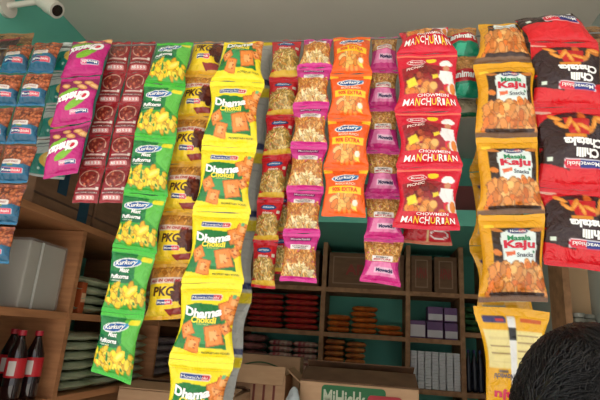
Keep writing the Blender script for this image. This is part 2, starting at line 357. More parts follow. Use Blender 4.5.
    a.ell(.5, .31, .4, .25, (206, 160, 140)).ell(.5, .31, .36, .22, (128, 40, 36)).pile(lambda u, v: (u - .5) ** 2 / .11 + (v - .31) ** 2 / .042 < 1, 90, [(170, 72, 52), (150, 50, 40), (196, 104, 76), (120, 34, 32)], .045, 1.2)
    a.rect(.15, .6, .9, .64, (210, 180, 170)).rect(.3, .68, .82, .7, (110, 60, 44)).rect(.08, .71, .92, .745, (226, 206, 200)).rrect(.12, .8, .86, .92, (222, 150, 150), .04).rrect(.84, .56, .94, .65, (230, 220, 210), .01)
    a.rect(0, 0, 1, .05, (150, 34, 42)).rect(0, .95, 1, 1, (156, 38, 46))
    a.text('product_name', 'CHHOLE MASALA', .52, .728, .8, .05, (90, 20, 26), .02).text('product_name', 'RS 5 5 5', .49, .86, .6, .07, W_, .03)
    ART['sachet'] = a.done()
    # red back with white label
    a = Art((190, 26, 40), 20)
    a.rect(.5, .1, .53, .95, (214, 190, 130)).rrect(.58, .45, .98, .75, (208, 204, 200), .02).ell(.75, .82, .2, .08, W_).ell(.75, .82, .17, .06, (180, 20, 36)).rect(.1, .3, .4, .6, (150, 24, 34)).rect(0, .94, 1, 1, (206, 120, 90))
    ART['redback'] = a.done()
    a = Art((120, 96, 52), 21)
    a.pile(lambda u, v: True, 200, [(140, 100, 60), (110, 76, 44), (160, 120, 76)], .05, 1.6).rect(0, 0, 1, .12, (140, 106, 70)).rect(.7, .5, 1, 1, (34, 110, 60)).rect(0, .6, .5, .8, (200, 170, 50))
    ART['tan'] = a.done()
design()

# ------------------------------------------------------------------ packets
LAYER = {0: .800, 1: .835, 2: .870}
def cmat(c): return mat('ink', c, .3)
def packet(name, art, quad, Ys, label, group, T=.02, pinch=.1, flip=False, text=True, seed=0, nu=56, nv=72, foil=False, fold=0, cat='snack packet', parent_parts=True):
    """quad: photo corners TL TR BR BL; Ys: their distances from the camera plane"""
    r = random.Random(seed * 7 + 13)
    P = [at(q[0], q[1], y) for q, y in zip(quad, Ys)]
    base = (P[2] + P[3]) / 2
    TL, TR, BR, BL = [p - base for p in P]
    n = np.cross((TR + BR - TL - BL), (TL + TR - BL - BR)); n /= np.linalg.norm(n)
    if n[1] > 0: n = -n
    A = ART[art]; sv = .07; T = T * .8
    ph = [r.uniform(0, 6.28) for _ in range(8)]; kf = [r.choice((3, 4, 5)) for _ in range(2)]
    ab = r.uniform(-.12, .12)
    def surf(u, v, side=1, off=0.0):
        w = np.clip((v - sv) / (1 - 2 * sv), 0, 1); g = np.sin(PI * w)
        gg = np.where((v < sv) | (v > 1 - sv), 0, np.maximum(g, 0) ** .62)
        uu = .5 + (u - .5) * (1 - pinch * np.maximum(g, 0) ** .8)
        e = np.maximum(1 - (2 * u - 1 + ab * np.sin(PI * u)) ** 2, 0) ** .55
        e = np.where((u < 1e-6) | (u > 1 - 1e-6), 0, e)
        h = T * gg * e
        wr = np.exp(-w / .16) * np.sin(2 * PI * kf[0] * u + ph[0]) + np.exp(-(1 - w) / .16) * np.sin(2 * PI * kf[1] * u + ph[1])
        wr = wr * .2 + .08 * np.sin(6 * u + 9 * v + ph[2]) + .05 * np.sin(13 * u - 7 * v + ph[3]) + .045 * np.abs(np.sin(9 * u + 15 * v + ph[7]))
        h = h * (1 + wr) if side > 0 else -h * .55
        crimp = .0012 * np.sin(2 * PI * 2 * u + ph[4]) * np.where(gg == 0, 1, 0)
        uu = uu + .012 * np.sin(9 * v + ph[5]) * (2 * u - 1)
        vv = v + .008 * np.sin(5 * u + ph[6]) * np.where(v > .5, 1, -1) * np.abs(2 * v - 1)
        b = ((1 - uu) * (1 - vv))[..., None] * TL + (uu * (1 - vv))[..., None] * TR + (uu * vv)[..., None] * BR + ((1 - uu) * vv)[..., None] * BL
        return b + (h + crimp + off)[..., None] * n
    root = empty(name, base, label, cat, group)
    def sheet(pname, v0, v1, nu, nv, sides):
        vs, fs, cs = [], [], []; o = 0
        for sd in sides:
            U, V = np.meshgrid(np.linspace(0, 1, nu), np.linspace(v0, v1, nv))
            S = surf(U, V, sd, .0004 * sd).reshape(-1, 3)
            Ve = fold + (1 - fold) * V
            uc, vc = (1 - U, 1 - Ve) if flip else (U, Ve)
            col = A.lin[np.clip((vc * CH).astype(int), 0, CH - 1), np.clip((uc * CW).astype(int), 0, CW - 1)].reshape(-1, 3)
            if sd < 0: col = col * 0 + lin((150, 150, 146))
            i = np.arange(nu * nv).reshape(nv, nu)
            q = np.stack([i[:-1, :-1], i[1:, :-1], i[1:, 1:], i[:-1, 1:]], -1).reshape(-1, 4)
            if sd < 0: q = q[:, ::-1]
            vs.append(S); fs.append(q + o); cs.append(col); o += nu * nv
        v = np.concatenate(vs); f = np.concatenate(fs); c = np.concatenate(cs)
        me = bpy.data.meshes.new(pname)
        me.vertices.add(len(v)); me.vertices.foreach_set('co', v.ravel())
        me.loops.add(f.size); me.loops.foreach_set('vertex_index', f.ravel().astype(np.int32))
        me.polygons.add(len(f)); me.polygons.foreach_set('loop_start', np.arange(0, f.size, 4, dtype=np.int32))
        me.polygons.foreach_set('use_smooth', np.ones(len(f), bool))
        me.update(calc_edges=True)
        at_ = me.color_attributes.new('print', 'FLOAT_COLOR', 'POINT')
        at_.data.foreach_set('color', np.concatenate([c, np.ones((len(c), 1))], 1).ravel())
        me.materials.append(FOIL if foil else FILM)
        return obj(pname, me, root)
    sheet('pouch', sv, 1 - sv, nu, nv, (1, -1))
    sheet('top_seal', 0, sv, nu // 2, 4, (1, -1)); sheet('bottom_seal', 1 - sv, 1, nu // 2, 4, (1, -1))
    if text:
        acc = {}
        for part, s, cu, cv, w, h, col, bold, shear, rot, arc in A.t:
            if isinstance(col, list):
                cwid = [{'I': .5, 'M': 1.25}.get(ch, 1.0) for ch in s]; tot = sum(cwid)
                chars = [(ch, cu - w / 2 + w * (sum(cwid[:k]) + cwid[k] / 2) / tot, w * cwid[k] / tot * .86, col[k % len(col)]) for k, ch in enumerate(s)]
            else: chars = [(s, cu, w, col)]
            for ch, cc, ww, c in chars:
                v, f = letters(ch, bold, shear)
                x, y = v[:, 0] * ww, v[:, 1] * h
                if isinstance(col, list): y = y * (1 + .12 * math.sin(cc * 40))
                xr = x * math.cos(rot) - y * math.sin(rot); yr = x * math.sin(rot) + y * math.cos(rot)
                U = cc + xr; V = cv - yr - arc * (1 - (2 * x / max(w, 1e-6)) ** 2) * (-1 if arc < 0 else 1) * (1 if arc >= 0 else -1)
                if flip: U, V = 1 - U, 1 - V
                V = (V - fold) / (1 - fold)
                if V.min() < .015: continue
                d = acc.setdefault((part, s, cv), ([], [], [], [])); o = sum(map(len, d[0]))
                d[0].append(surf(np.clip(U, .01, .99), np.clip(V, .0, 1), 1, .0013)); d[1].extend([tuple(i + o for i in q) for q in f])
                if c not in d[2]: d[2].append(c)
                d[3].extend([d[2].index(c)] * len(f))
        for (part, _s, _c), (vs, fs, cols, mi) in acc.items():
            me = pydata(part, np.concatenate(vs), fs)
            for c in cols: me.materials.append(cmat(c))
            me.polygons.foreach_set('material_index', mi); me.update()
            obj(part, me, root)
    return root
ORD = ['topmost', 'second from the top', 'third from the top', 'fourth from the top', 'fifth from the top', 'sixth from the top', 'lowest']
def strip(name, art, seams, layer, desc, where, group, top_back=.04, flips=(), labels=None, fold=0, arts=None, dY=0, **kw):
    """seams: ((left x, y), (right x, y)) from the top down"""
    Y = LAYER[layer] + dY; n = len(seams) - 1
    rr = random.Random(hash(art) % 7 if False else len(art) * 31 + n)
    ys = [Y + (top_back if i == 0 else rr.uniform(-.004, .004)) for i in range(n + 1)]
    for i in range(n):
        (a, b), (c, e) = seams[i], seams[i + 1]
        # a hair of air between neighbours
        f = .0015
        L = lambda p, q, t: (p[0] + (q[0] - p[0]) * t, p[1] + (q[1] - p[1]) * t)
        quad = (L(a, c, f), L(b, e, f), L(b, e, 1 - f), L(a, c, 1 - f))
        o = ORD[i] if i < n - 1 else 'lowest'
        if n == 1: o = 'single'
        lab = labels[i] if labels else f'{desc}, {o} {where}'
        packet(name, (arts or {}).get(i, art), quad, (ys[i], ys[i], ys[i + 1], ys[i + 1]), lab, group, seed=i + layer * 10 + len(art), flip=(i in flips), fold=fold if i == 0 else 0, **kw)

S = lambda *rows: [((r[0], r[1]), (r[2], r[3])) for r in rows]
strip('puffcorn_packet', 'corn', S((157, 43, 194, 43), (145, 83, 185, 87), (134, 137, 176, 140), (124, 192, 167, 197), (113, 247, 156, 254), (102, 312, 144, 315), (91, 371, 131, 385)), 0,
      'green puff packet with yellow corn puffs', 'in its hanging strip', 'strip of green corn puff packets', T=.02, pinch=.1)
strip('wafer_stick_packet', 'pkg', S((194, 42, 225, 42), (185, 75, 219, 75), (176, 117, 210, 117), (169, 164, 205, 164), (161, 212, 197, 213), (152, 264, 192, 264), (144, 321, 186, 318)), 1,
      'yellow and brown packet lettered PKG', 'beside the green packets', 'strip of yellow brown packets', T=.02, pinch=.13, fold=.24)
strip('puff_square_packet', 'chok', S((224, 42, 264, 42), (211, 81, 264, 83), (201, 146, 257, 148), (193, 211, 250, 214), (182, 283, 243, 284), (170, 359, 233, 364), (158, 440, 222, 446)), 0,
      'yellow green packet of orange puff squares', 'in the longest strip', 'strip of yellow green puff square packets', T=.023, pinch=.14, dY=-.012, fold=.22)
strip('foil_back_packet', 'back', S((232, 42, 274, 42), (225, 92, 270, 93), (215, 156, 265, 159), (208, 225, 258, 226), (198, 296, 251, 299), (186, 360, 242, 363), (172, 425, 230, 428)), 2,
      'grey foil packet back with yellow seals', 'behind the yellow green strip', 'strip of packets turned backwards', T=.016, pinch=.1, text=False, nu=30, nv=40)
strip('spicy_mix_packet', 'red', S((272, 41, 302, 40), (269, 80, 300, 79), (266, 117, 297, 117), (262, 158, 291, 156), (257, 200, 284, 200), (253, 242, 278, 243), (251, 287, 275, 289)), 1,
      'red packet with noodle mix window', 'left of the purple strip', 'strip of red mix packets', T=.019, pinch=.12)
strip('spicy_mix_packet', 'red', S((274, 150, 298, 150), (272, 193, 294, 193), (270, 234, 291, 234), (267, 274, 289, 275)), 2,
      'dark red packet', 'between red and purple strips', 'rear strip of red mix packets', T=.013, pinch=.06, top_back=0, nu=30, nv=40)
strip('nut_mix_packet', 'purple', S((304, 40, 333, 39), (297, 68, 332, 68), (293, 107, 329, 106), (291, 146, 327, 147), (286, 190, 324, 191), (283, 233, 320, 234), (279, 281, 317, 283)), 0,
      'purple packet of orange nut mix', 'left of the orange strip', 'strip of purple mix packets', T=.021, pinch=.16)
strip('masala_puff_packet', 'orange', S((333, 38, 371, 37), (330, 74, 372, 74), (328, 118, 371, 119), (324, 168, 368, 168), (321, 216, 366, 218)), 0,
      'orange packet with yellow 90% EXTRA band', 'in the four packet strip', 'strip of orange packets', T=.02, pinch=.12)
strip('bombay_mix_packet', 'pink', S((371, 38, 398, 37), (369, 71, 398, 71), (367, 109, 398, 109), (366, 151, 400, 152), (365, 196, 401, 197), (364, 239, 404, 240), (360, 281, 400, 287)), 1,
      'pink packet with noodles above white label', 'right of the orange strip', 'strip of pink mix packets', T=.019, pinch=.15)
strip('manchurian_packet', 'manch', S((400, 33, 447, 27), (396, 55, 458, 53), (395, 112, 461, 112), (397, 168, 462, 167), (393, 228, 459, 231)), 0,
      'crimson packet lettered MANCHURIAN with a white cook', 'in its strip', 'strip of crimson packets', T=.023, pinch=.13, dY=-.01, fold=.5)
strip('red_back_packet', 'redback', S((408, 140, 452, 140), (406, 193, 450, 193), (401, 243, 452, 246)), 1,
      'red packet back with white label', 'under the crimson strip', 'red packets turned backwards', T=.014, pinch=.06, top_back=0, text=False, nu=30, nv=40, dY=.035)
strip('striped_mix_packet', 'stripe', S((444, 29, 476, 28), (446, 58, 482, 56), (448, 98, 483, 98)), 1,
      'tan, red and green packet', 'right of the crimson strip', 'strip of green bottomed packets', T=.02, pinch=.1,
      labels=['tan, red and green packet, upper one right of the crimson strip', 'tan, red and green packet, lower one right of the crimson strip'])
a = Art((186, 172, 140), 22); a.rect(0, .78, 1, .94, (24, 104, 66)).pile(lambda u, v: v < .6, 60, [(200, 184, 150), (172, 156, 122)], .05, 1.5); ART['pale'] = a.done()
packet('striped_mix_packet', 'pale', ((452, 99), (480, 99), (478, 118), (459, 118)), [LAYER[2]] * 4, 'small beige packet with green bottom band, below the tan, red and green packets', 'strip of green bottomed packets', T=.012, pinch=.05, text=False, nu=30, nv=40)
strip('cashew_snack_packet', 'kaju', S((481, 26, 520, 25), (474, 64, 535, 62), (475, 138, 538, 137), (478, 215, 545, 214), (479, 302, 547, 302)), 0,
      'yellow and black packet of masala kaju cashews', 'in its strip', 'strip of kaju packets', T=.024, pinch=.1, dY=-.01, fold=.4)
packet('cashew_snack_packet', 'kajuback', ((474, 305), (549, 312), (541, 425), (487, 425)), [LAYER[0] + q for q in (.0, .0, .01, .01)],
       'upside down yellow packet back with cream panel below the kaju strip', 'strip of kaju packets', T=.02, pinch=.16, flip=True, seed=5)
strip('yellow_back_packet', 'yellowback', S((478, 24, 524, 24), (476, 98, 526, 98), (469, 172, 528, 172), (470, 246, 532, 246), (475, 322, 536, 322)), 1,
      'yellow packet back with cream panel', 'behind the kaju strip', 'yellow packets turned backwards', T=.014, pinch=.22, text=False, nu=30, nv=40, dY=.02)
strip('chilli_snack_packet', 'chilli', S((514, 20, 573, 13), (530, 42, 598, 43), (534, 107, 605, 109), (540, 188, 610, 191), (543, 264, 620, 275)), 0,
      'red and black chilli packet hanging upside down', 'at the right', 'strip of chilli packets', T=.023, pinch=.04, flips=(0, 1, 2, 3), dY=-.005, fold=.5)
strip('dark_back_packet', 'dark', S((516, 30, 556, 28), (520, 70, 560, 70), (525, 130, 566, 130), (530, 196, 570, 196), (534, 262, 572, 264)), 2,
      'dark brown packet', 'between the kaju and chilli strips', 'dark packets turned backwards', T=.012, pinch=.05, text=False, nu=30, nv=40, dY=.005, foil=True)
strip('tan_snack_packet', 'tan', S((574, 27, 612, 27), (578, 66, 616, 66), (582, 108, 622, 108)), 2,
      '', '', 'tan packets at the right edge', T=.014, pinch=.06, text=False, nu=30, nv=40,
      labels=['green and tan packet, upper one behind the chilli strip at right edge', 'green and tan packet, lower one behind the chilli strip at right edge'])
# left end: two columns of sachets, magenta, teal and blue strips
def sheet_strip(name, art, quads, layer, labels, group, **kw):
    back = kw.pop('back', .05)
    for i, (q, l) in enumerate(zip(quads, labels)):
        Y = LAYER[layer] + kw.get('dY', 0)
        k = {a: b for a, b in kw.items() if a != 'dY'}
        t = back if i == 0 else 0
        k['fold'] = kw.get('fold', 0) if i == 0 else 0
        packet(name, art, q, (Y + t, Y + t, Y, Y), l, group, seed=i + len(art) + layer, **k)
rows = [(42, 110, 132, 156.5), (73, 103, 127, 149.5), (104, 96, 119, 142), (135.5, 88, 112, 135.5), (168, 80, 105.5, 131), (203, 71, 98, 124)]
for col in (0, 1):
    qs = []
    for (y0, *x0), (y1, *x1) in zip(rows, rows[1:]):
        dd = .5
        qs.append(((x0[col] + dd, y0 + .08), (x0[col + 1] - dd, y0 + .08), (x1[col + 1] - dd, y1 - .08), (x1[col] + dd, y1 - .08)))
    sheet_strip('masala_sachet', 'sachet', qs, 1, [f'maroon masala sachet, {("top","second","third","fourth","bottom")[i]} of the {("left","right")[col]} column of sachets' for i in range(5)],
                'maroon sachets', T=.007, pinch=.03, cat='sachet', nu=44, nv=54, back=.04)
sheet_strip('chatax_packet', 'magenta', [((73, 42), (113, 40), (101, 75), (61, 78)), ((62, 79), (101, 76), (91, 121), (51, 128)), ((51, 130), (91, 122), (78, 173), (43, 179))], 0,
            [f'magenta packet hanging upside down, {w} left of the maroon sachets' for w in ('top one', 'middle one', 'bottom one')], 'magenta packets', T=.02, pinch=.05, flip=True, fold=.2)
sheet_strip('teal_snack_packet', 'teal', [((61, 43), (95, 42), (88, 72), (52, 73)), ((52, 74), (88, 73), (82, 104), (46, 105)), ((46, 106), (80, 105), (74, 138), (38, 139)), ((38, 140), (72, 139), (64, 180), (28, 175))], 1,
            [f'teal packet with white top, {w} between blue and magenta packets' for w in ('topmost', 'second down', 'third down', 'lowest')], 'teal packets', T=.015, pinch=.04, nu=40, nv=50)
colB = [((35, 43), (63, 43), (53, 73), (27, 73)), ((26, 74), (53, 74), (44, 106), (17, 106)), ((16, 107), (44, 108), (36, 144), (6, 144)), ((6, 145), (38, 147), (27, 183), (-4, 183)), ((-6, 184), (27, 185), (17, 225), (-16, 224)), ((-18, 226), (16, 227), (9, 264), (-28, 263))]
sheet_strip('peanut_packet', 'blue', colB, 1, [f'blue packet of brown peanuts, {w} in the right blue strip' for w in ('topmost', 'second down', 'third down', 'fourth down', 'fifth down', 'lowest')], 'right strip of blue packets', T=.017, pinch=.08, dY=-.05)
colA = [((8, 46), (34, 45), (26, 73), (-1, 73)), ((-2, 75), (24, 75), (16, 106), (-12, 106)), ((-13, 108), (14, 108), (5, 144), (-24, 144)), ((-26, 146), (4, 146), (-6, 184), (-36, 184))]
sheet_strip('peanut_packet', 'blue', colA, 1, [f'blue packet of brown peanuts, {w} in the left blue strip at picture edge' for w in ('topmost', 'second down', 'third down', 'lowest')], 'left strip of blue packets', T=.017, pinch=.08, nu=40, nv=50, dY=-.035)
packet('tan_snack_packet', 'tan', ((-12, 34), (34, 33), (31, 60), (-18, 62)), (.93, .93, .915, .915), 'tan packet lying behind the blue packets at top left', 'tan packets at the left edge', T=.012, pinch=.03, text=False, nu=30, nv=40)
packet('foil_back_packet', 'dark', ((-12, 42), (21, 37), (6, 66), (-20, 70)), (.885, .90, .90, .885), 'dark silver packet tilted behind the left blue strip', 'tan packets at the left edge', T=.01, pinch=.03, text=False, nu=30, nv=40, foil=True)

# ------------------------------------------------------------------ setting
CEIL = ZC + 1.05; XL, XR, YB, YF = -1.12, .70, 2.72, .72
TEAL = mat('teal_paint', (104, 190, 168), .75, noise=((98, 180, 160), 3, (1, 1, 1)), bump=.05, bscale=30)
GREY = mat('grey_ceiling_paint', (218, 210, 198), .85, noise=((211, 204, 192), 2.5, (1, 1, 1)), bump=.04, bscale=25)
WOOD = mat('brown_plywood', (186, 130, 86), .6, noise=((160, 108, 70), 9, (1, 1, 9)), bump=.08)
WOODF = mat('worn_board_edge', (180, 134, 94), .7, noise=((140, 100, 68), 30, (1, 1, 1)), bump=.1)
CARD = mat('brown_cardboard', (208, 168, 130), .85, noise=((198, 157, 120), 14, (1, 1, 4)), bump=.04)
CARDD = mat('dark_cardboard', (128, 94, 68), .85, noise=((112, 80, 58), 14, (1, 1, 4)), bump=.04)
CONC = mat('street_concrete', (204, 199, 190), .9, noise=((188, 184, 176), 2, (1, 1, 1)), bump=.1)
def struct(name, lo, hi, m):
    o = MB().box(lo, hi).build(name, m); o['kind'] = 'structure'; return o
struct('floor', (XL - .1, YF - .1, -.1), (XR + .1, YB + .1, 0), CONC)
struct('ground', (-12, -14, -.12), (12, YF - .1, -.005), CONC)
struct('ceiling', (XL - .6, -1.3, CEIL), (XR + .6, YB + .1, CEIL + .12), GREY)  # street end is an unseen overhang, extended to keep sky light off the packets
struct('wall_left', (XL - .1, YF - .1, 0), (XL, YB, CEIL), TEAL)
struct('wall_right', (XR, YF - .1, 0), (XR + .1, YB, CEIL), mat('pale_wall_paint', (176, 184, 176), .8))
struct('wall_back', (XL - .1, YB, 0), (XR + .1, YB + .1, CEIL), TEAL)
LZ0, LZ1 = ZC + .475, ZC + .543
tag(struct('trim_1', (XL, 2.0, LZ0), (XR, YB, LZ1), TEAL), 'teal loft slab below the ceiling')

# wires that carry the packets
for i, (yy, w) in enumerate(((LAYER[0] + .047, 'front'), (LAYER[1] + .047, 'middle'), (LAYER[2] + .047, 'rear'))):
    t = empty('hanging_wire', (0, yy, ZC + .686 * yy), f'thin steel wire across the shop front, {w} of the three', 'wire', 'packet hanging wires')
    MB().cyl((XL, 0, 0), (XR, 0, 0), .0016, seg=8).build('wire', mat('steel_wire', (120, 120, 118), .4, .9), t)
    MB().sphere((XL + .006, 0, 0), .008).build('hook', mat('steel_wire', (120, 120, 118), .4, .9), t)
    MB().sphere((XR - .006, 0, 0), .008).build('hook', mat('steel_wire', (120, 120, 118), .4, .9), t)

# security camera on the left wall
p = at(49, 7, 1.1)
t = empty('security_camera', (XL, p[1] + .0, p[2] + .01), 'white bullet security camera on the teal wall near the ceiling', 'security camera')
CAMW = mat('white_plastic', (214, 208, 196), .45)
q = Vector(p) - t.location
MB().cyl((0, 0, .0), (.012, 0, 0), .035, seg=24).build('wall_base', CAMW, t)
MB().cyl((.01, 0, 0), (q.x - .02, .005, .018), .009, seg=12).sphere((q.x - .02, .005, .018), .013).build('arm', CAMW, t)
dv = Vector((.8, -.02, -.5)).normalized(); cc = Vector((q.x, 0, -.005)); a0, a1 = cc - dv * .035, cc + dv * .03
MB().cyl(a0, a1, .021, .021, 24).build('body', CAMW, t, smooth=False)
MB().cyl(a0 + dv * .03, a1 + dv * .006, .0245, .0245, 24).build('sun_shield', CAMW, t)
MB().cyl(a1 + dv * .004, a1 + dv * .008, .017, .017, 24).build('lens', mat('dark_glass', (44, 30, 26), .1), t)

# ------------------------------------------------------------------ back shelving
YS = 2.45; XS = [at(px, 300, YS)[0] for px in (240, 323, 408, 462, 489)]
zt, zm, zl = ZC + .245, ZC + .025, ZC - .205
t = empty('shelf_unit', ((XS[0] + XS[-1]) / 2, YS, 0), 'brown wooden shelf unit against the teal back wall', 'shelf')
ox = t.location.x
for x in XS:
    MB().box((x - .011 - ox, 0, 0), (x + .011 - ox, YB - YS - .002, LZ0 - .002)).build('upright', WOODF, t)
for z in (zt, zm, zl, ZC - .5, ZC - .85, .12):
    for a, b in zip(XS, XS[1:]):
        if z == zm and a == XS[3]: zz = z + .04
        else: zz = z
        MB().box((a + .0115 - ox, .004, zz - .022), (b - .0115 - ox, YB - YS - .004, zz)).build('shelf', WOODF, t)

def on_shelf_label(i, n): return ('bottom', 'second', 'third', 'fourth', 'fifth', 'sixth', 'seventh', 'eighth', 'ninth', 'tenth')[i]
def pillow(name, w, h, t, m, seed=0):
    r = random.Random(seed); n = 14; vs, fs = [], []
    U, V = np.meshgrid(np.linspace(0, 1, n), np.linspace(0, 1, n)); ph = r.uniform(0, 6)
    for sd in (1, -1):
        hgt = t / 2 * np.maximum(np.sin(PI * U) * np.sin(PI * V), 0) ** .16 * (.9 + .09 * np.sin(17 * U + ph) * np.cos(13 * V + ph))
        vs.append(np.stack([(U - .5) * w, (V - .5) * h, t / 2 + sd * hgt], -1).reshape(-1, 3))
        i = np.arange(n * n).reshape(n, n); q = np.stack([i[:-1, :-1], i[:-1, 1:], i[1:, 1:], i[1:, :-1]], -1).reshape(-1, 4)
        fs += [tuple(map(int, (f if sd > 0 else f[::-1]) + (0 if sd > 0 else n * n))) for f in q]
    return pydata(name, np.concatenate(vs), fs, m, True)
def pouch_pile(name, x0, x1, y0, z0, n, t, m, desc, where, group, depth=.12, ym=None, cat='packet'):
    """n pouches lying flat on each other"""
    me = pillow(name, x1 - x0, depth, t, m, n); rr = random.Random(n)
    for k in range(n):
        o = obj(name, me, None, ((x0 + x1) / 2 + rr.uniform(-.004, .004), y0 + depth / 2, z0 + .0015 + k * t * .97))
        o.rotation_euler = (0, 0, rr.uniform(-.06, .06))
        tag(o, f'{desc}, {on_shelf_label(k, n)} of the {where}', cat, group)
REDF = mat('red_foil_pouch', (176, 24, 44), .3, noise=((196, 84, 60), 40, (1, 1, 3)), bump=.5)
ORF = mat('orange_snack_pouch', (222, 126, 52), .35, noise=((176, 88, 36), 40, (1, 1, 1)), bump=.5)
PKF = mat('pink_brown_pouch', (190, 120, 116), .3, noise=((120, 84, 70), 30, (1, 1, 1)), bump=.5)
RWF = mat('red_white_pouch', (180, 50, 70), .3, noise=((226, 206, 186), 16, (3, 1, 1)), bump=.4)
BOF = mat('brown_mix_pouch', (160, 92, 56), .3, noise=((226, 150, 84), 22, (1, 1, 1)), bump=.5)
GRF = mat('green_grey_pouch', (138, 152, 116), .3, noise=((186, 194, 166), 20, (1, 1, 1)), bump=.5)
PUF = mat('purple_grey_pouch', (140, 122, 130), .35, noise=((170, 156, 156), 24, (1, 1, 1)), bump=.5)
sx = lambda px, py=320, Y=YS + .03: at(px, py, Y)[0]
# upper left cell: two piles of red foil packets
pouch_pile('biscuit_packet', sx(246), sx(282), YS + .03, zm, 6, .030, REDF, 'red foil packet', 'left pile in the upper left cell', 'red packets on the shelf')
pouch_pile('biscuit_packet', sx(283), sx(317.5), YS + .03, zm, 6, .031, REDF, 'red foil packet', 'right pile in the upper left cell', 'red packets on the shelf')
# upper middle cell: orange pouches
pouch_pile('sev_pouch', sx(327), sx(350), YS + .03, zm, 3, .03, ORF, 'orange snack pouch', 'low left pile, upper middle cell', 'orange pouches on the shelf')
pouch_pile('sev_pouch', sx(350.5), sx(377), YS + .03, zm, 5, .028, ORF, 'orange snack pouch', 'tall pile, upper middle cell', 'orange pouches on the shelf')
pouch_pile('sev_pouch', sx(377.5), sx(403), YS + .03, zm, 2, .026, ORF, 'orange snack pouch', 'low right pile, upper middle cell', 'orange pouches on the shelf')
# lower left cell
pouch_pile('striped_pouch', sx(270), sx(293), YS + .03, zl, 6, .03, RWF, 'red and white pouch', 'left pile, lower left cell', 'red white pouches on the shelf')
pouch_pile('striped_pouch', sx(294), sx(319), YS + .03, zl, 6, .03, RWF, 'red and white pouch', 'right pile, lower left cell', 'red white pouches on the shelf')
pouch_pile('pink_pouch', sx(244), sx(266), YS + .03, zl, 5, .04, PKF, 'pink brown pouch', 'pile at the lower left cell corner', 'pink pouches on the shelf')
# lower middle cell
pouch_pile('mix_pouch', sx(326), sx(346), YS + .03, zl, 7, .029, BOF, 'brown orange pouch', 'left pile, lower middle cell', 'brown pouches on the shelf')
pouch_pile('mix_pouch', sx(347), sx(367), YS + .03, zl, 7, .028, BOF, 'brown orange pouch', 'right pile, lower middle cell', 'brown pouches on the shelf')
# purple cartons
PUR = mat('purple_carton', (104, 66, 116), .5); WHT = mat('white_carton', (206, 200, 204), .5)
def purple_box(px0, px1, z, h, lab, full=None):
    x0, x1 = sx(px0), sx(px1)
    t = empty('purple_carton', ((x0 + x1) / 2, YS + .03, z), lab, 'carton', 'purple cartons on the shelf'); w = (x1 - x0) / 2
    MB().box((-w, 0, 0), (w, .1, h), .002).build('box', PUR, t)
    MB().box((-w + .002, -.0015, .006), (w - .002, -.0002, h * (.5 if not full else .75))).build('label_band', WHT, t)
purple_box(410, 425.5, zm + .001, .082, 'pale lilac carton, leftmost of the lower row', True)
purple_box(427, 443, zm + .001, .08, 'purple and white carton, middle of the lower row')
purple_box(444.6, 457.6, zm + .001, .078, 'purple and white carton, rightmost of the lower row')
purple_box(428, 443, zm + .083, .07, 'purple and white carton, left one of the upper row')
purple_box(444.5, 457.4, zm + .083, .068, 'purple and white carton, right one of the upper row')
# white little boxes
wx0, wx1 = sx(410.5), sx(459.5); bw = (wx1 - wx0) / 7; nl = 14; bh = .0122
GAP = mat('grey_box_side', (226, 226, 228), .5)
me = MB().box((-bw * .44, 0, 0), (bw * .44, .07, bh * .86), .0008).mesh('small_box', GAP)
cn = ('first', 'second', 'third', 'fourth', 'fifth', 'sixth', 'seventh'); ln = ('bottom', 'second', 'third', 'fourth', 'fifth', 'sixth', 'seventh', 'eighth', 'ninth', 'tenth', 'eleventh', 'twelfth', 'thirteenth', 'fourteenth')
jr = random.Random(4)
for c in range(7):
    for k in range(nl):
        o = obj('small_box', me, None, (wx0 + bw * (c + .5) + jr.uniform(-.001, .001), YS + .03 + jr.uniform(-.002, .002), zl + .0005 + k * bh))
        tag(o, f'small white box, {cn[c]} column from left, {ln[k]} layer up', 'box', 'stacked small white boxes')
# top bay cartons behind packets
def print_carton(px0, px1, h, lab, word):
    x0, x1 = at(px0, 270, YS + .02)[0], at(px1, 270, YS + .02)[0]; w = (x1 - x0) / 2
    t = empty('brown_carton', ((x0 + x1) / 2, YS + .02, zt + .001), lab, 'carton', 'cartons on top of the shelf unit')
    MB().box((-w, 0, 0), (w, .2, h), .002).build('box', CARDD, t)
    fr = MB()
    for lo, hi in (((-w + .02, .02), (w - .02, .026)), ((-w + .02, h - .026), (w - .02, h - .02)), ((-w + .02, .026), (-w + .026, h - .026)), ((w - .026, .026), (w - .02, h - .026))):
        fr.box((lo[0], -.0015, lo[1]), (hi[0], -.0002, hi[1]))
    fr.build('printed_border', mat('ink', (150, 118, 92), .7), t)
    flat_text('lettering', word, mat('ink', (150, 62, 52), .7), t, (0, -.002, h * .52), (1, 0, 0), (0, 0, 1), w * 1.1, h * .3, .03)
print_carton(246, 319, .185, 'dark brown carton on the left top of the shelf unit', 'APNA')
print_carton(329, 404, .18, 'dark brown carton on the middle top of the shelf unit', 'APNA')
print_carton(411, 432, .18, 'narrow dark brown carton behind the pink strip', 'APNA')
print_carton(434.5, 457, .178, 'dark brown carton at the right top of the shelf unit', 'APNA')
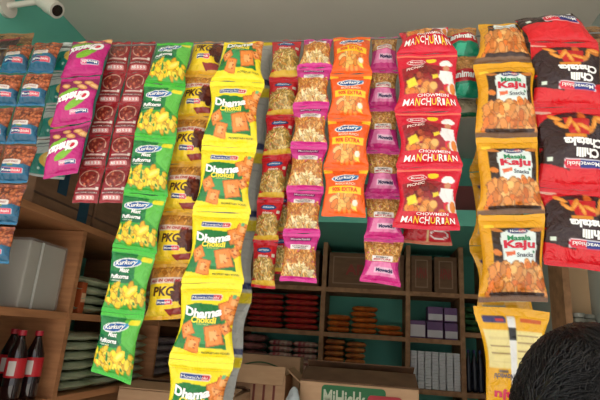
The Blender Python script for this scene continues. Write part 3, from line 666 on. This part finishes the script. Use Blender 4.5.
# bottles and green bags in the narrow right cell
def bottle(name, loc, h, r, liquid, cap, lab, group, label_col=None, cat='bottle'):
    t = empty(name, loc, lab, cat, group)
    prof = [(r * .86, 0), (r, .01), (r, h * .3), (r * .93, h * .36), (r * .93, h * .46), (r, h * .55), (r * .96, h * .66), (r * .55, h * .82), (r * .36, h * .9), (r * .36, h * .93)]
    MB().lathe(prof).build('bottle_body', liquid, t, smooth=True)
    MB().cyl((0, 0, h * .925), (0, 0, h), r * .44, seg=20).build('cap', cap, t)
    if label_col:
        MB().lathe([(r * .965, h * .33), (r * 1.02, h * .34), (r * 1.02, h * .6), (r * .97, h * .61)], 24).build('paper_label', label_col, t, smooth=True)
    return t
COLA = mat('cola', (34, 16, 16), .12, coat=.5); CAPR = mat('red_cap', (170, 30, 46), .4); LABR = mat('red_label', (190, 30, 40), .4)
DKB = mat('dark_bottle_plastic', (42, 44, 56), .2)
for k, (px, lab) in enumerate(((468.5, 'dark bottle, left one in the narrow right cell'), (474.5, 'dark bottle, middle one in the narrow right cell'), (480.5, 'dark bottle, right one in the narrow right cell'))):
    bottle('dark_bottle', (sx(px, 370, YS + .06), YS + .06, zl + .001), .19, .0145, DKB, mat('dark_cap', (40, 50, 110), .4), lab, 'dark bottles on the shelf')
pouch_pile('green_pouch', sx(465), sx(484), YS + .03, zm + .04, 4, .032, mat('dark_green_pouch', (40, 84, 50), .35, noise=((70, 110, 66), 20, (1, 1, 1)), bump=.4), 'dark green pouch', 'pile in the narrow right cell', 'green pouches on the shelf')
# loft boxes
for k, (a, b) in enumerate(((330, 392), (395, 448), (451, 500))):
    x0, x1 = at(a, 190, 2.2)[0], at(b, 190, 2.2)[0]; w = (x1 - x0) / 2
    t = empty('maroon_carton', ((x0 + x1) / 2, 2.2, LZ1 + .001), f'maroon carton on the teal loft, {("left", "middle", "right")[k]} of three', 'carton', 'cartons on the loft')
    MB().box((-w, 0, 0), (w, .3, .17), .003).build('box', mat('maroon_card', (112, 54, 52), .7), t)
    MB().box((-w * .96, .1, .1703), (w * .96, .14, .1712)).build('tape', mat('brown_tape', (150, 110, 70), .3), t)

# ------------------------------------------------------------------ left cabinet
XC = -.78; z1, z2, z3 = ZC + .235, ZC + .018, ZC - .19
YU = [.83, 1.198, 1.765, 2.34]
t = empty('wall_cabinet', ((XL + XC) / 2, 1.5, 0), 'brown plywood cabinet along the left wall with open cells', 'cabinet')
cx = t.location.x; cy = 1.5
for y in YU: MB().box((XL + .002 - cx, y - .009 - cy, .0), (XC - cx, y + .009 - cy, z1)).build('upright', WOOD, t)
for z in (z1 + .02, z2, z3, ZC - .55, ZC - 1.0, .1):
    for a, b in zip(YU, YU[1:]):
        if z > z1 and a != YU[0]: continue
        lo, hi = (a + .0095, b - .0095) if z <= z1 else (YU[0] - .009, YU[-1] + .009)
        MB().box((XL + .002 - cx, lo - cy, z - .018), (XC - (0 if z > z1 else .002) - cx, hi - cy, z)).build('shelf', WOOD, t)
ztop = z1 + .021
BLT = mat('blue_tape', (30, 62, 84), .4)
def big_carton(y0, y1, h, lab):
    t = empty('brown_carton', (XC - .01, (y0 + y1) / 2, ztop), lab, 'carton', 'cartons on the wall cabinet'); w = (y1 - y0) / 2
    MB().box((-.28, -w, 0), (0, w, h), .003).build('box', CARDD, t)
    MB().box((0.0002, -w * .35, h * .3), (.0014, -w * .05, h * .8)).build('tape', BLT, t)
    MB().box((0.0002, w * .45, h * .0), (.0014, w * .8, h * .5)).build('tape', BLT, t)
    MB().box((0.0002, -w, h * .16), (.0012, w, h * .19)).build('printed_line', mat('ink', (80, 56, 42), .7), t)
big_carton(.98, 1.23, .17, 'dark brown carton with blue tape, nearest on the wall cabinet')
big_carton(1.24, 1.72, .17, 'dark brown carton with blue tape, middle one on the wall cabinet')
big_carton(1.73, 2.2, .17, 'dark brown carton with blue tape, farthest on the wall cabinet')
def clear_film():
    m = mat('clear_film', (236, 238, 236), .15); m.node_tree.nodes['Principled BSDF'].inputs['Alpha'].default_value = .22; return m
# upper near cell: wrapped white stack and a pale carton
t = empty('white_carton', (-.86, 1.1, z2 + .001), 'pale carton wrapped in clear film in the upper near cell', 'carton')
MB().box((-.1, -.065, 0), (.05, .075, .16), .004).build('box', mat('pale_card', (176, 168, 152), .6), t)
MB().box((-.104, -.069, -.0005), (.054, .079, .166), .006).build('film_wrap', clear_film(), t)
MB().box((.0545, -.03, .0), (.0552, -.022, .16)).build('film_seam', mat('film_seam_white', (220, 220, 214), .3), t)
for k in range(9):
    o = obj('plastic_bowl', bpy.data.meshes.get('plastic_bowl_m') or MB().lathe([(.03, 0), (.045, .02), (.058, .028), (.056, .03), (.043, .022), (.028, .004)], 24).mesh('plastic_bowl_m', mat('white_plastic_ware', (226, 224, 216), .4), True), None, (-.9, .955, z2 + .001 + k * .016))
    tag(o, f'white plastic bowl, {("bottom","second","third","fourth","fifth","sixth","seventh","eighth","top")[k]} of the stack left of the pale carton', 'bowl', 'stacked white bowls')
# cola bottles in the lower near cell
for k, (px, X, lab) in enumerate(((26, 399.5, 'cola bottle with red cap, rightmost in front on the cabinet shelf'), (8, 402, 'cola bottle with red cap, second from right on the cabinet shelf'),
                             (18, 393.5, 'cola bottle with red cap behind the front pair on the cabinet shelf'), (1, 396, 'cola bottle with red cap at the far left of the cabinet shelf'))):
    q = atz(px, X, z3); X = q[0]
    tt = bottle('cola_bottle', (X, q[1], z3 + .001),  .158, .0215, COLA, CAPR, lab, 'cola bottles', LABR)
    a = math.atan2(-q[1], -X)                # the label's print faces the street
    prof = [(math.cos(a + s), math.sin(a + s)) for s in np.linspace(-.8, .0, 7)]
    vs = [(x * .0222, y * .0222, zz) for zz in (.057, .089) for x, y in prof]
    obj('label_panel', pydata('label_panel', vs, [(i, i + 1, i + 8, i + 7) for i in range(6)], mat('pale_label', (206, 198, 190), .5), True), tt)
# middle cells: green pouches
for k, (y0, nm) in enumerate(((1.25, 'near'), (1.41, 'middle'), (1.57, 'far'))):
    me = pillow('herb_pouch', .17, .145, .027, GRF, k)
    for i in range(6):
        o = obj('herb_pouch', me, None, (-.88, y0 + .075, z3 + .002 + i * .0262)); o.rotation_euler = (0, 0, .05 * ((i * 7) % 3 - 1))
        tag(o, f'green grey pouch, {on_shelf_label(i, 6)} of the {nm} pile in the lower cabinet cell', 'pouch', 'green pouches in the cabinet')
    for i in range(4):
        o = obj('herb_pouch', me, None, (-.88, y0 + .075, z2 + .002 + i * .0262)); o.rotation_euler = (0, 0, .05 * ((i * 5) % 3 - 1))
        tag(o, f'green grey pouch, {on_shelf_label(i, 6)} of the {nm} pile in the upper cabinet cell', 'pouch', 'green pouches in the cabinet')
q = atx(80, 300, -.80)
t = empty('orange_carton', (-.80, q[1] + .005, z2 + .001), 'narrow orange carton by the cabinet upright', 'carton')
MB().box((-.06, -.012, 0), (.005, .012, .085), .002).build('box', mat('orange_card', (176, 82, 38), .5), t)
MB().box((.0052, -.01, .03), (.006, .01, .055)).build('label_band', mat('ink', (220, 180, 140), .5), t)
# far cell: purple grey pouches
for k, y0 in enumerate((1.79, 1.95, 2.1)):
    me = pillow('dal_pouch', .2, .14, .03, PUF, k)
    for i in range(5):
        o = obj('dal_pouch', me, None, (-.89, y0 + .07, z3 + .002 + i * .029)); o.rotation_euler = (0, 0, .04 * ((i * 5) % 3 - 1))
        tag(o, f'purple grey pouch, {on_shelf_label(i, 5)} of the {("near", "middle", "far")[k]} pile in the far cabinet cell', 'pouch', 'purple grey pouches in the cabinet')

# ------------------------------------------------------------------ counter and cartons in front
CT = ZC - .46
t = empty('shop_counter', (-.2, 1.75, 0), 'brown wooden counter carrying the cardboard cartons', 'counter')
MB().box((-.56, -.28, CT - .03), (.56, .32, CT), .004).build('worktop', WOOD, t)
MB().box((-.54, -.26, .0), (.54, -.24, CT - .031)).build('front_panel', WOOD, t)
MB().box((-.54, -.239, .0), (-.52, .3, CT - .031)).build('side_panel', WOOD, t); MB().box((.52, -.239, .0), (.54, .3, CT - .031)).build('side_panel', WOOD, t)
def carton(name, pl, pr, py, Yf, depth, lab, m=CARD, tape=True, tent=False, open_=False, rz=0, zb=CT + .001):
    A, B = at(pl, py, Yf), at(pr, py, Yf); w = (B[0] - A[0]) / 2; h = (A[2] + B[2]) / 2 - zb
    t = empty(name, ((A[0] + B[0]) / 2, Yf, zb), lab, 'carton', None, rz)
    if not open_:
        MB().box((-w, 0, 0), (w, depth, h - .003), .003).build('box', m, t)
        g = .004
    if tent:                                 # flaps sprung open
        fl = MB().box((-w + .001, 0, -.0015), (w - .001, depth / 2 - .006, .0015)).build('flap', m if tent < .2 else CARDD, t, (0, .001, h)); fl.rotation_euler = (tent, 0, 0)
        fl = MB().box((-w + .001, -depth / 2 + .006, -.0015), (w - .001, 0, .0015)).build('flap', CARDD, t, (0, depth - .001, h)); fl.rotation_euler = (-tent * 1.6, 0, 0)
    elif not open_:
        MB().box((-w + .001, .001, h - .0028), (w - .001, depth / 2 - g, h), ).build('flap', m, t)
        MB().box((-w + .001, depth / 2 + g, h - .0028), (w - .001, depth - .001, h)).build('flap', m, t)
    else:
        wl = .004; b = MB()
        b.box((-w, 0, 0), (w, wl, h)).box((-w, depth - wl, 0), (w, depth, h)).box((-w, wl, 0), (-w + wl, depth - wl, h)).box((w - wl, wl, 0), (w, depth - wl, h)).box((-w + wl, wl, 0), (w - wl, depth - wl, wl))
        b.build('box', m, t)
        MB().box((-w, -.07, h - .002), (w, .0, h + .002), rot=Matrix.Rotation(.9, 3, 'X')).build('flap', m, t)
        MB().box((w - .005, .005, h - .002), (w + .06, depth - .005, h + .002), rot=Matrix.Rotation(.7, 3, 'Y')).build('flap', m, t)
    if tape: MB().box((-w * .99, depth / 2 - .022, h + .0003), (w * .99, depth / 2 + .022, h + .001)).build('tape', mat('brown_packing_tape', (110, 84, 62), .25), t)
    return t, w, h
t, w, h = carton('logo_carton', 300, 419, 384, 1.62, .27, 'large brown carton with green and red logo at the bottom centre', tape=False, tent=.27)
# logo: green and red panels
def panel(name, x0, x1, zlo, zhi, y, m, par, r=.012):
    pts = []
    for cxx, czz, a0 in ((x1 - r, zhi - r, 0), (x0 + r, zhi - r, PI / 2), (x0 + r, zlo + r, PI), (x1 - r, zlo + r, 1.5 * PI)):
        pts += [(cxx + r * math.cos(a0 + i * PI / 12), y, czz + r * math.sin(a0 + i * PI / 12)) for i in range(7)]
    n = len(pts); vs = pts + [(a, y + .0012, c) for a, _, c in pts]
    return obj(name, pydata(name, vs, [tuple(range(n))[::-1], tuple(range(n, 2 * n))] + [(i, (i + 1) % n, n + (i + 1) % n, n + i) for i in range(n)], m), par)
panel('green_logo_panel', -w + .07, -w + .27, h - .095, h - .010, -.0016, mat('ink', (38, 110, 62), .6), t)
panel('red_logo_panel', -w + .215, -w + .32, h - .105, h - .030, -.0032, mat('ink', (178, 44, 54), .6), t)
flat_text('logo_lettering', 'MiHickk', mat('ink', (196, 206, 178), .6), t, (-w + .143, -.0042, h - .048), (1, 0, 0), (0, 0, 1), .132, .05, .03)
flat_text('logo_lettering', 'ooki', mat('ink', (220, 176, 170), .6), t, (-w + .268, -.0052, h - .064), (1, 0, 0), (0, 0, 1), .085, .04, .03)
t, w, h = carton('brown_carton', 226, 301, 355, 1.95, .09, 'upright brown carton with a green curve, behind the striped open carton')
t['group'] = 'cartons on the counter'
vs, fs = [], []
for i in range(13):
    a = i / 12; vs += [(-w + .06 + a * .17, -.0008, h - .05 + .02 * math.sin(a * PI)), (-w + .06 + a * .17, -.0008, h - .044 + .02 * math.sin(a * PI))]
fs = [(2 * i, 2 * i + 2, 2 * i + 3, 2 * i + 1) for i in range(12)]
obj('green_curve', pydata('green_curve', vs, fs, mat('ink', (70, 100, 60), .7)), t)
t, w, h = carton('brown_carton', 118, 234, 392, 1.50, .215, 'flat brown carton at the bottom left behind the green packets', tape=False, tent=.12)
t['group'] = 'cartons on the counter'
t, w, h = carton('open_carton', 240, 286, 374, 1.73, .16, 'small open carton with striped side, left of the logo carton', tape=False, open_=True)
for k in range(3): MB().box((-w + .05 + k * .035, -.0012, .01), (-w + .058 + k * .035, -.0002, h - .01)).build('printed_stripe', mat('ink', (130, 62, 50), .7), t)
# crumpled clear bag
p = at(294, 396, 1.585)
rr = random.Random(3); bm = bmesh.new(); bmesh.ops.create_icosphere(bm, subdivisions=4, radius=1)
for v in bm.verts:
    n = v.co.normalized(); k = 1 + .16 * math.sin(7 * n.x + 5 * n.z) * math.cos(6 * n.y + 4 * n.x) + .08 * math.sin(17 * n.x + 3) * math.sin(15 * n.z)
    v.co = Vector((n.x * .032, n.y * .03, (n.z + 1) * .5 * (p[2] + .03 - CT - .002))) ; v.co.x *= k; v.co.y *= k
me = bpy.data.meshes.new('plastic_bag'); bm.to_mesh(me); bm.free(); me.polygons.foreach_set('use_smooth', [True] * len(me.polygons))
me.materials.append(mat('milky_plastic', (196, 204, 206), .25, bump=.8, bscale=60))
tag(obj('plastic_bag', me, None, (p[0], 1.58, CT + .001)), 'crumpled pale plastic bag before the logo carton', 'bag')

# ------------------------------------------------------------------ right side: upright, carton, jars
RY = 1.6; x0 = at(564, 300, RY)[0]
t = empty('side_shelf', ((x0 + XR) / 2, RY, 0), 'wooden side shelf along the right wall', 'shelf'); w = (XR - .002 - x0) / 2
MB().box((-w, 0, 0), (-w + .02, .12, ZC + .33)).build('upright', WOODF, t)
MB().box((-w + .021, 0, ZC + .02), (w, .12, ZC + .04)).build('shelf', WOOD, t); MB().box((-w + .021, 0, ZC - .4), (w, .12, ZC - .38)).build('shelf', WOOD, t)
MB().box((-w + .021, .09, ZC + .041), (w, .1, ZC + .33)).build('back_panel', mat('tan_board', (206, 172, 132), .7), t)
jm = mat('clear_jar', (188, 190, 176), .1, trans=.6)
for k in range(2):
    tt = empty('snack_jar', (x0 + .046 + k * .044, RY + .024 + .036 * k, ZC + .041), f'clear plastic jar on the right side shelf, {("left", "right")[k]} of two', 'jar', 'clear jars on the side shelf')
    MB().lathe([(.019, 0), (.021, .004), (.021, .06), (.017, .068)], 28).build('jar_body', jm, tt, smooth=True)
    MB().cyl((0, 0, .0685), (0, 0, .08), .0185, seg=24).build('lid', mat('grey_lid', (150, 150, 140), .4), tt)
    MB().lathe([(.015, .004), (.0165, .006), (.0165, .045), (.012, .05)]).build('contents', mat('jar_snack', (120, 110, 84), .8), tt)
for c in range(2):
    for k in range(7):
        xx = at(534, 300, 2.1)[0] + .055 + c * .095
        if xx + .045 > XR: continue
        tt = empty('maroon_carton', (xx, 2.12, ZC - .3 + k * .066), f'small maroon carton, {on_shelf_label(k, 7)} of the {("left", "right")[c]} stack beside the side shelf', 'carton', 'maroon cartons beside the side shelf')
        MB().box((-.045, 0, 0), (.045, .12, .0635), .002).build('box', mat('maroon_box', (110, 40, 40), .6), tt)
        MB().box((-.035, -.0012, .02), (.035, -.0002, .035)).build('label_band', mat('ink', (150, 96, 90), .6), tt)
t = empty('stock_table', (.6, 2.16, 0), 'low wooden table under the small maroon cartons', 'table')
MB().box((-.13, -.06, ZC - .325), (.095, .12, ZC - .3015)).build('tabletop', WOOD, t)
for a in (-.12, .085):
    for b in (-.05, .11): MB().box((a - .008, b - .008, 0), (a + .008, b + .008, ZC - .326)).build('leg', WOOD, t)

# ------------------------------------------------------------------ person seen from behind
hc = EYE + ray(600, 452) / np.linalg.norm(ray(600, 452)) * .6
SK = mat('skin', (150, 104, 80), .55, noise=((140, 94, 72), 30, (1, 1, 1)))
HAIR = mat('black_hair', (20, 18, 20), .36, spec=.5)
hz = hc[2]
def skin_body():
    J = {'pelvis': (0, 0, .88, .125, .1), 'waist': (0, .005, 1.03, .12, .092), 'chest': (0, -.005, 1.2, .14, .1), 'upper': (0, -.01, 1.32, .11, .085), 'neck0': (0, -.015, 1.4, .058, .058), 'neck1': (0, 0, hz - .085, .054, .056),
         'skull': (0, .0, hz - .03, .066, .078)}
    for s, n in ((-1, 'l'), (1, 'r')):
        J.update({n + 'sh': (s * .165, -.012, 1.335, .058, .055), n + 'el': (s * .225, -.03, 1.06, .042, .042), n + 'wr': (s * .225, .08, .85, .028, .032), n + 'pa': (s * .22, .105, .79, .036, .024),
                  n + 'hip': (s * .085, 0, .82, .092, .09), n + 'kn': (s * .095, .01, .45, .058, .06), n + 'an': (s * .1, -.02, .09, .038, .042), n + 'ft': (s * .105, .05, .04, .038, .03), n + 'to': (s * .11, .13, .03, .034, .024)})
    E = [('pelvis', 'waist'), ('waist', 'chest'), ('chest', 'upper'), ('upper', 'neck0'), ('neck0', 'neck1'), ('neck1', 'skull')]
    for n in 'lr': E += [('upper', n + 'sh'), (n + 'sh', n + 'el'), (n + 'el', n + 'wr'), (n + 'wr', n + 'pa'), ('pelvis', n + 'hip'), (n + 'hip', n + 'kn'), (n + 'kn', n + 'an'), (n + 'an', n + 'ft'), (n + 'ft', n + 'to')]
    for s, n in ((-1, 'l'), (1, 'r')):
        px, py, pz = J[n + 'pa'][:3]
        for i, (ox, L) in enumerate(((-.024, .07), (-.008, .08), (.009, .074), (.025, .058))):
            b = (px + .3 * ox, py + ox, pz - .02, .0095, .0095); J[f'{n}f{i}a'] = b
            J[f'{n}f{i}b'] = (px + .0 * s, py + ox * 1.1 + .006, pz - .02 - L * .5, .0085, .0085); J[f'{n}f{i}c'] = (px - s * .012, py + ox * 1.1 + .012, pz - .02 - L, .0075, .0075)
            E += [(n + 'pa', f'{n}f{i}a'), (f'{n}f{i}a', f'{n}f{i}b'), (f'{n}f{i}b', f'{n}f{i}c')]
        J[n + 't0'] = (px - s * .012, py + .036, pz + .012, .0105, .0105); J[n + 't1'] = (px - s * .022, py + .056, pz - .028, .0085, .0085); E += [(n + 'pa', n + 't0'), (n + 't0', n + 't1')]
    ks = list(J); me = bpy.data.meshes.new('skeleton'); me.from_pydata([J[k][:3] for k in ks], [(ks.index(a), ks.index(b)) for a, b in E], [])
    o = bpy.data.objects.new('skeleton', me); C.objects.link(o)
    o.modifiers.new('Skin', 'SKIN'); sd = me.skin_vertices[0].data
    for i, k in enumerate(ks): sd[i].radius = J[k][3:]; sd[i].use_root = (k == 'pelvis')
    sb = o.modifiers.new('Sub', 'SUBSURF'); sb.levels = 2
    dg = bpy.context.evaluated_depsgraph_get(); dg.update()
    out = bpy.data.meshes.new_from_object(o.evaluated_get(dg)); bpy.data.objects.remove(o)
    return out
hd = Vector((0, 0, hz))
def head_pt(n):                              # n: unit direction; face looks along +Y
    x, y, z = n
    r = Vector((x * .075, y * .094, z * .112))
    if z < 0: r.x *= 1 + .28 * z; r.y *= (1 + .12 * z) if y > 0 else (1 + .4 * z)
    if y > .3:                               # brow, nose, mouth, chin
        r.y += .004 * math.exp(-((z - .12) / .1) ** 2) * math.exp(-(x / .5) ** 2)
        r.y += .022 * math.exp(-(x / .13) ** 2) * math.exp(-((z + .24) / .13) ** 2)
        r.y -= .008 * (math.exp(-((x - .38) / .16) ** 2) + math.exp(-((x + .38) / .16) ** 2)) * math.exp(-((z - .0) / .1) ** 2)
        r.y += .007 * math.exp(-(x / .3) ** 2) * math.exp(-((z + .52) / .07) ** 2) + .008 * math.exp(-(x / .3) ** 2) * math.exp(-((z + .85) / .12) ** 2)
    return r
bm = bmesh.new(); bm.from_mesh(skin_body())
r_ = bmesh.ops.create_uvsphere(bm, u_segments=64, v_segments=48, radius=1)
for v in r_['verts']: v.co = head_pt(v.co.normalized()) + hd
for s in (-1, 1):                            # ears
    r_ = bmesh.ops.create_uvsphere(bm, u_segments=16, v_segments=12, radius=1)
    for v in r_['verts']:
        n = v.co.copy(); dish = .005 * max(0, 1 - (n.y ** 2 + n.z ** 2) * 1.6) if n.x * s > 0 else 0
        v.co = hd + Vector((s * (.078 + .004) + n.x * .009 - s * dish, -.004 + n.y * .018 - .006 * abs(n.x), -.012 + n.z * .032))
raw = bpy.data.meshes.new('raw'); bm.to_mesh(raw); bm.free()
o = bpy.data.objects.new('raw', raw); C.objects.link(o)
rm = o.modifiers.new('R', 'REMESH'); rm.mode = 'VOXEL'; rm.voxel_size = .0055; rm.use_smooth_shade = True
sm = o.modifiers.new('S', 'SMOOTH'); sm.iterations = 3; sm.factor = .5
dg = bpy.context.evaluated_depsgraph_get(); dg.update()
body = bpy.data.meshes.new_from_object(o.evaluated_get(dg)); bpy.data.objects.remove(o)
zmin = min(v.co.z for v in body.vertices)
for v in body.vertices:
    if v.co.z < .3: v.co.z -= zmin * (1 - v.co.z / .3)
body.materials.clear(); body.materials.append(SK)
YAW = .12
person = empty('person', (hc[0], hc[1], 0), 'black haired person seen from behind, standing at the bottom right', 'person', rz=YAW)
obj('body', body, person)
def garment(name, keep, off, m):
    bm = bmesh.new(); bm.from_mesh(body)
    bmesh.ops.delete(bm, geom=[f for f in bm.faces if not keep(f.calc_center_median())], context='FACES')
    bm.normal_update()
    for v in bm.verts: v.co += v.normal * off
    for _ in range(2): bmesh.ops.smooth_vert(bm, verts=bm.verts, factor=.4, use_axis_x=True, use_axis_y=True, use_axis_z=True)
    bm.normal_update()
    for v in bm.verts: v.co += v.normal * .003
    me = bpy.data.meshes.new(name); bm.to_mesh(me); bm.free(); me.materials.clear(); me.materials.append(m)
    me.polygons.foreach_set('use_smooth', [True] * len(me.polygons))
    return obj(name, me, person)
arm = lambda p: abs(p.x) > .17
garment('shirt', lambda p: (p.z > .82 and abs(p.x) < .175 and p.z < 1.41) or (arm(p) and p.z > 1.13 and p.z < 1.42), .008, mat('grey_shirt', (84, 88, 98), .85, bump=.1))
garment('trousers', lambda p: .08 < p.z < .9 and abs(p.x) < .18, .007, mat('dark_trousers', (44, 46, 54), .85, bump=.1))
for s in (-1, 1):
    MB().sphere((s * .029, .0835, hz + .0), .0115, 16).build('eye', mat('eye_white', (225, 220, 214), .2), person, smooth=True)
    MB().sphere((s * .029, .092, hz + .0), .0052, 12).build('iris', mat('dark_iris', (40, 26, 20), .2), person, smooth=True)
# hair: a dark cap under thousands of short tapered locks combed away from the crown
whorl = Vector((-.02, -.62, .78)).normalized()
def hairline(n): return n.z > (-.55 if n.y < -.1 else (.1 + .42 * max(0, n.y)) if n.y > .05 else -.2) and not (n.y > .72)
bm = bmesh.new(); bmesh.ops.create_uvsphere(bm, u_segments=48, v_segments=36, radius=1)
bmesh.ops.delete(bm, geom=[f for f in bm.faces if not hairline(f.calc_center_median().normalized())], context='FACES')
for v in bm.verts: v.co = head_pt(v.co.normalized()) * 1.045 + hd
cap = bpy.data.meshes.new('hair_cap'); bm.to_mesh(cap); bm.free()
vs = [tuple(v.co) for v in cap.vertices]; fs = [tuple(p.vertices) for p in cap.polygons]
rr = random.Random(11); N = 11000; g = PI * (3 - 5 ** .5)
for i in range(N):
    zz = 1 - 2 * (i + .5) / N; rad = math.sqrt(1 - zz * zz); n = Vector((rad * math.cos(g * i), rad * math.sin(g * i), zz))
    if not hairline(n): continue
    aw = n - whorl * n.dot(whorl)
    if aw.length < .02: continue
    if n.angle(whorl) < .13 and rr.random() < .6: continue
    aw.normalize(); sw = n.cross(aw) * .55; dr = (aw + sw + Vector((rr.gauss(0, .16), rr.gauss(0, .16), rr.gauss(0, .16))) + .35 * Vector((math.sin(n.x * 9 + n.z * 5), math.sin(n.y * 8 + 2), math.sin(n.z * 9 + n.x * 4)))).normalized()
    dr = (dr - n * dr.dot(n)).normalized()
    L = rr.uniform(.045, .075); p0 = head_pt(n) * 1.03 + hd; wd = rr.uniform(.0006, .0011); sd = dr.cross(n).normalized(); b0 = len(vs)
    lift = 0; hgt = rr.uniform(-.012, .022); P = p0.copy()
    for k in range(6):
        tt = k / 5; q = wd * (1 - tt * .9)
        nn = (P - hd).normalized()
        vs += [tuple(P + sd * q), tuple(P - sd * q), tuple(P + nn * q * 1.2)]
        P = P + (dr + nn * lift).normalized() * (L / 5); dn = (P - hd).normalized()
        P = hd + head_pt(dn) * ((1.04, 1.07, 1.065, 1.06, 1.055, 1.05)[min(k + 1, 5)] + hgt)
        if k < 5:
            for e in range(3): fs.append((b0 + k * 3 + e, b0 + k * 3 + (e + 1) % 3, b0 + k * 3 + 3 + (e + 1) % 3, b0 + k * 3 + 3 + e))
obj('hair', pydata('hair', vs, fs, HAIR, True), person)

# ------------------------------------------------------------------ light: open street daylight
w = bpy.data.worlds.new('World'); SC.world = w; w.use_nodes = True
nt = w.node_tree; bg = nt.nodes['Background']
tc = nt.nodes.new('ShaderNodeTexCoord'); sep = nt.nodes.new('ShaderNodeSeparateXYZ'); rp = nt.nodes.new('ShaderNodeValToRGB')
nt.links.new(tc.outputs['Generated'], sep.inputs[0]); nt.links.new(sep.outputs['Z'], rp.inputs['Fac']); nt.links.new(rp.outputs['Color'], bg.inputs['Color'])
rp.color_ramp.elements[0].position = 0; rp.color_ramp.elements[0].color = (.75, .76, .78, 1)
rp.color_ramp.elements[1].position = .6; rp.color_ramp.elements[1].color = (.98, .99, 1.0, 1)
bg.inputs['Strength'].default_value = 1.6

sun = bpy.data.lights.new('Sun', 'SUN'); sun.energy = 7.0; sun.angle = .02; sun.color = (1, .96, .9)
so = bpy.data.objects.new('Sun', sun); C.objects.link(so); so.location = (0, -4, 8)
so.rotation_euler = Vector((.12, .28, -1)).to_track_quat('-Z', 'Y').to_euler()

cam = bpy.data.cameras.new('Camera'); co = bpy.data.objects.new('Camera', cam); C.objects.link(co)
cam.sensor_fit = 'HORIZONTAL'; cam.sensor_width = 36; cam.lens = F / 600 * 36; cam.clip_start = .02
Mx = Matrix([list(R[i]) for i in range(3)]).to_4x4(); Mx.translation = Vector(EYE)
co.matrix_world = Mx; SC.camera = co
vs_ = SC.view_settings; vs_.view_transform = 'Standard'; vs_.look = 'None'; vs_.gamma = 1; vs_.use_curve_mapping = False; vs_.exposure = 0
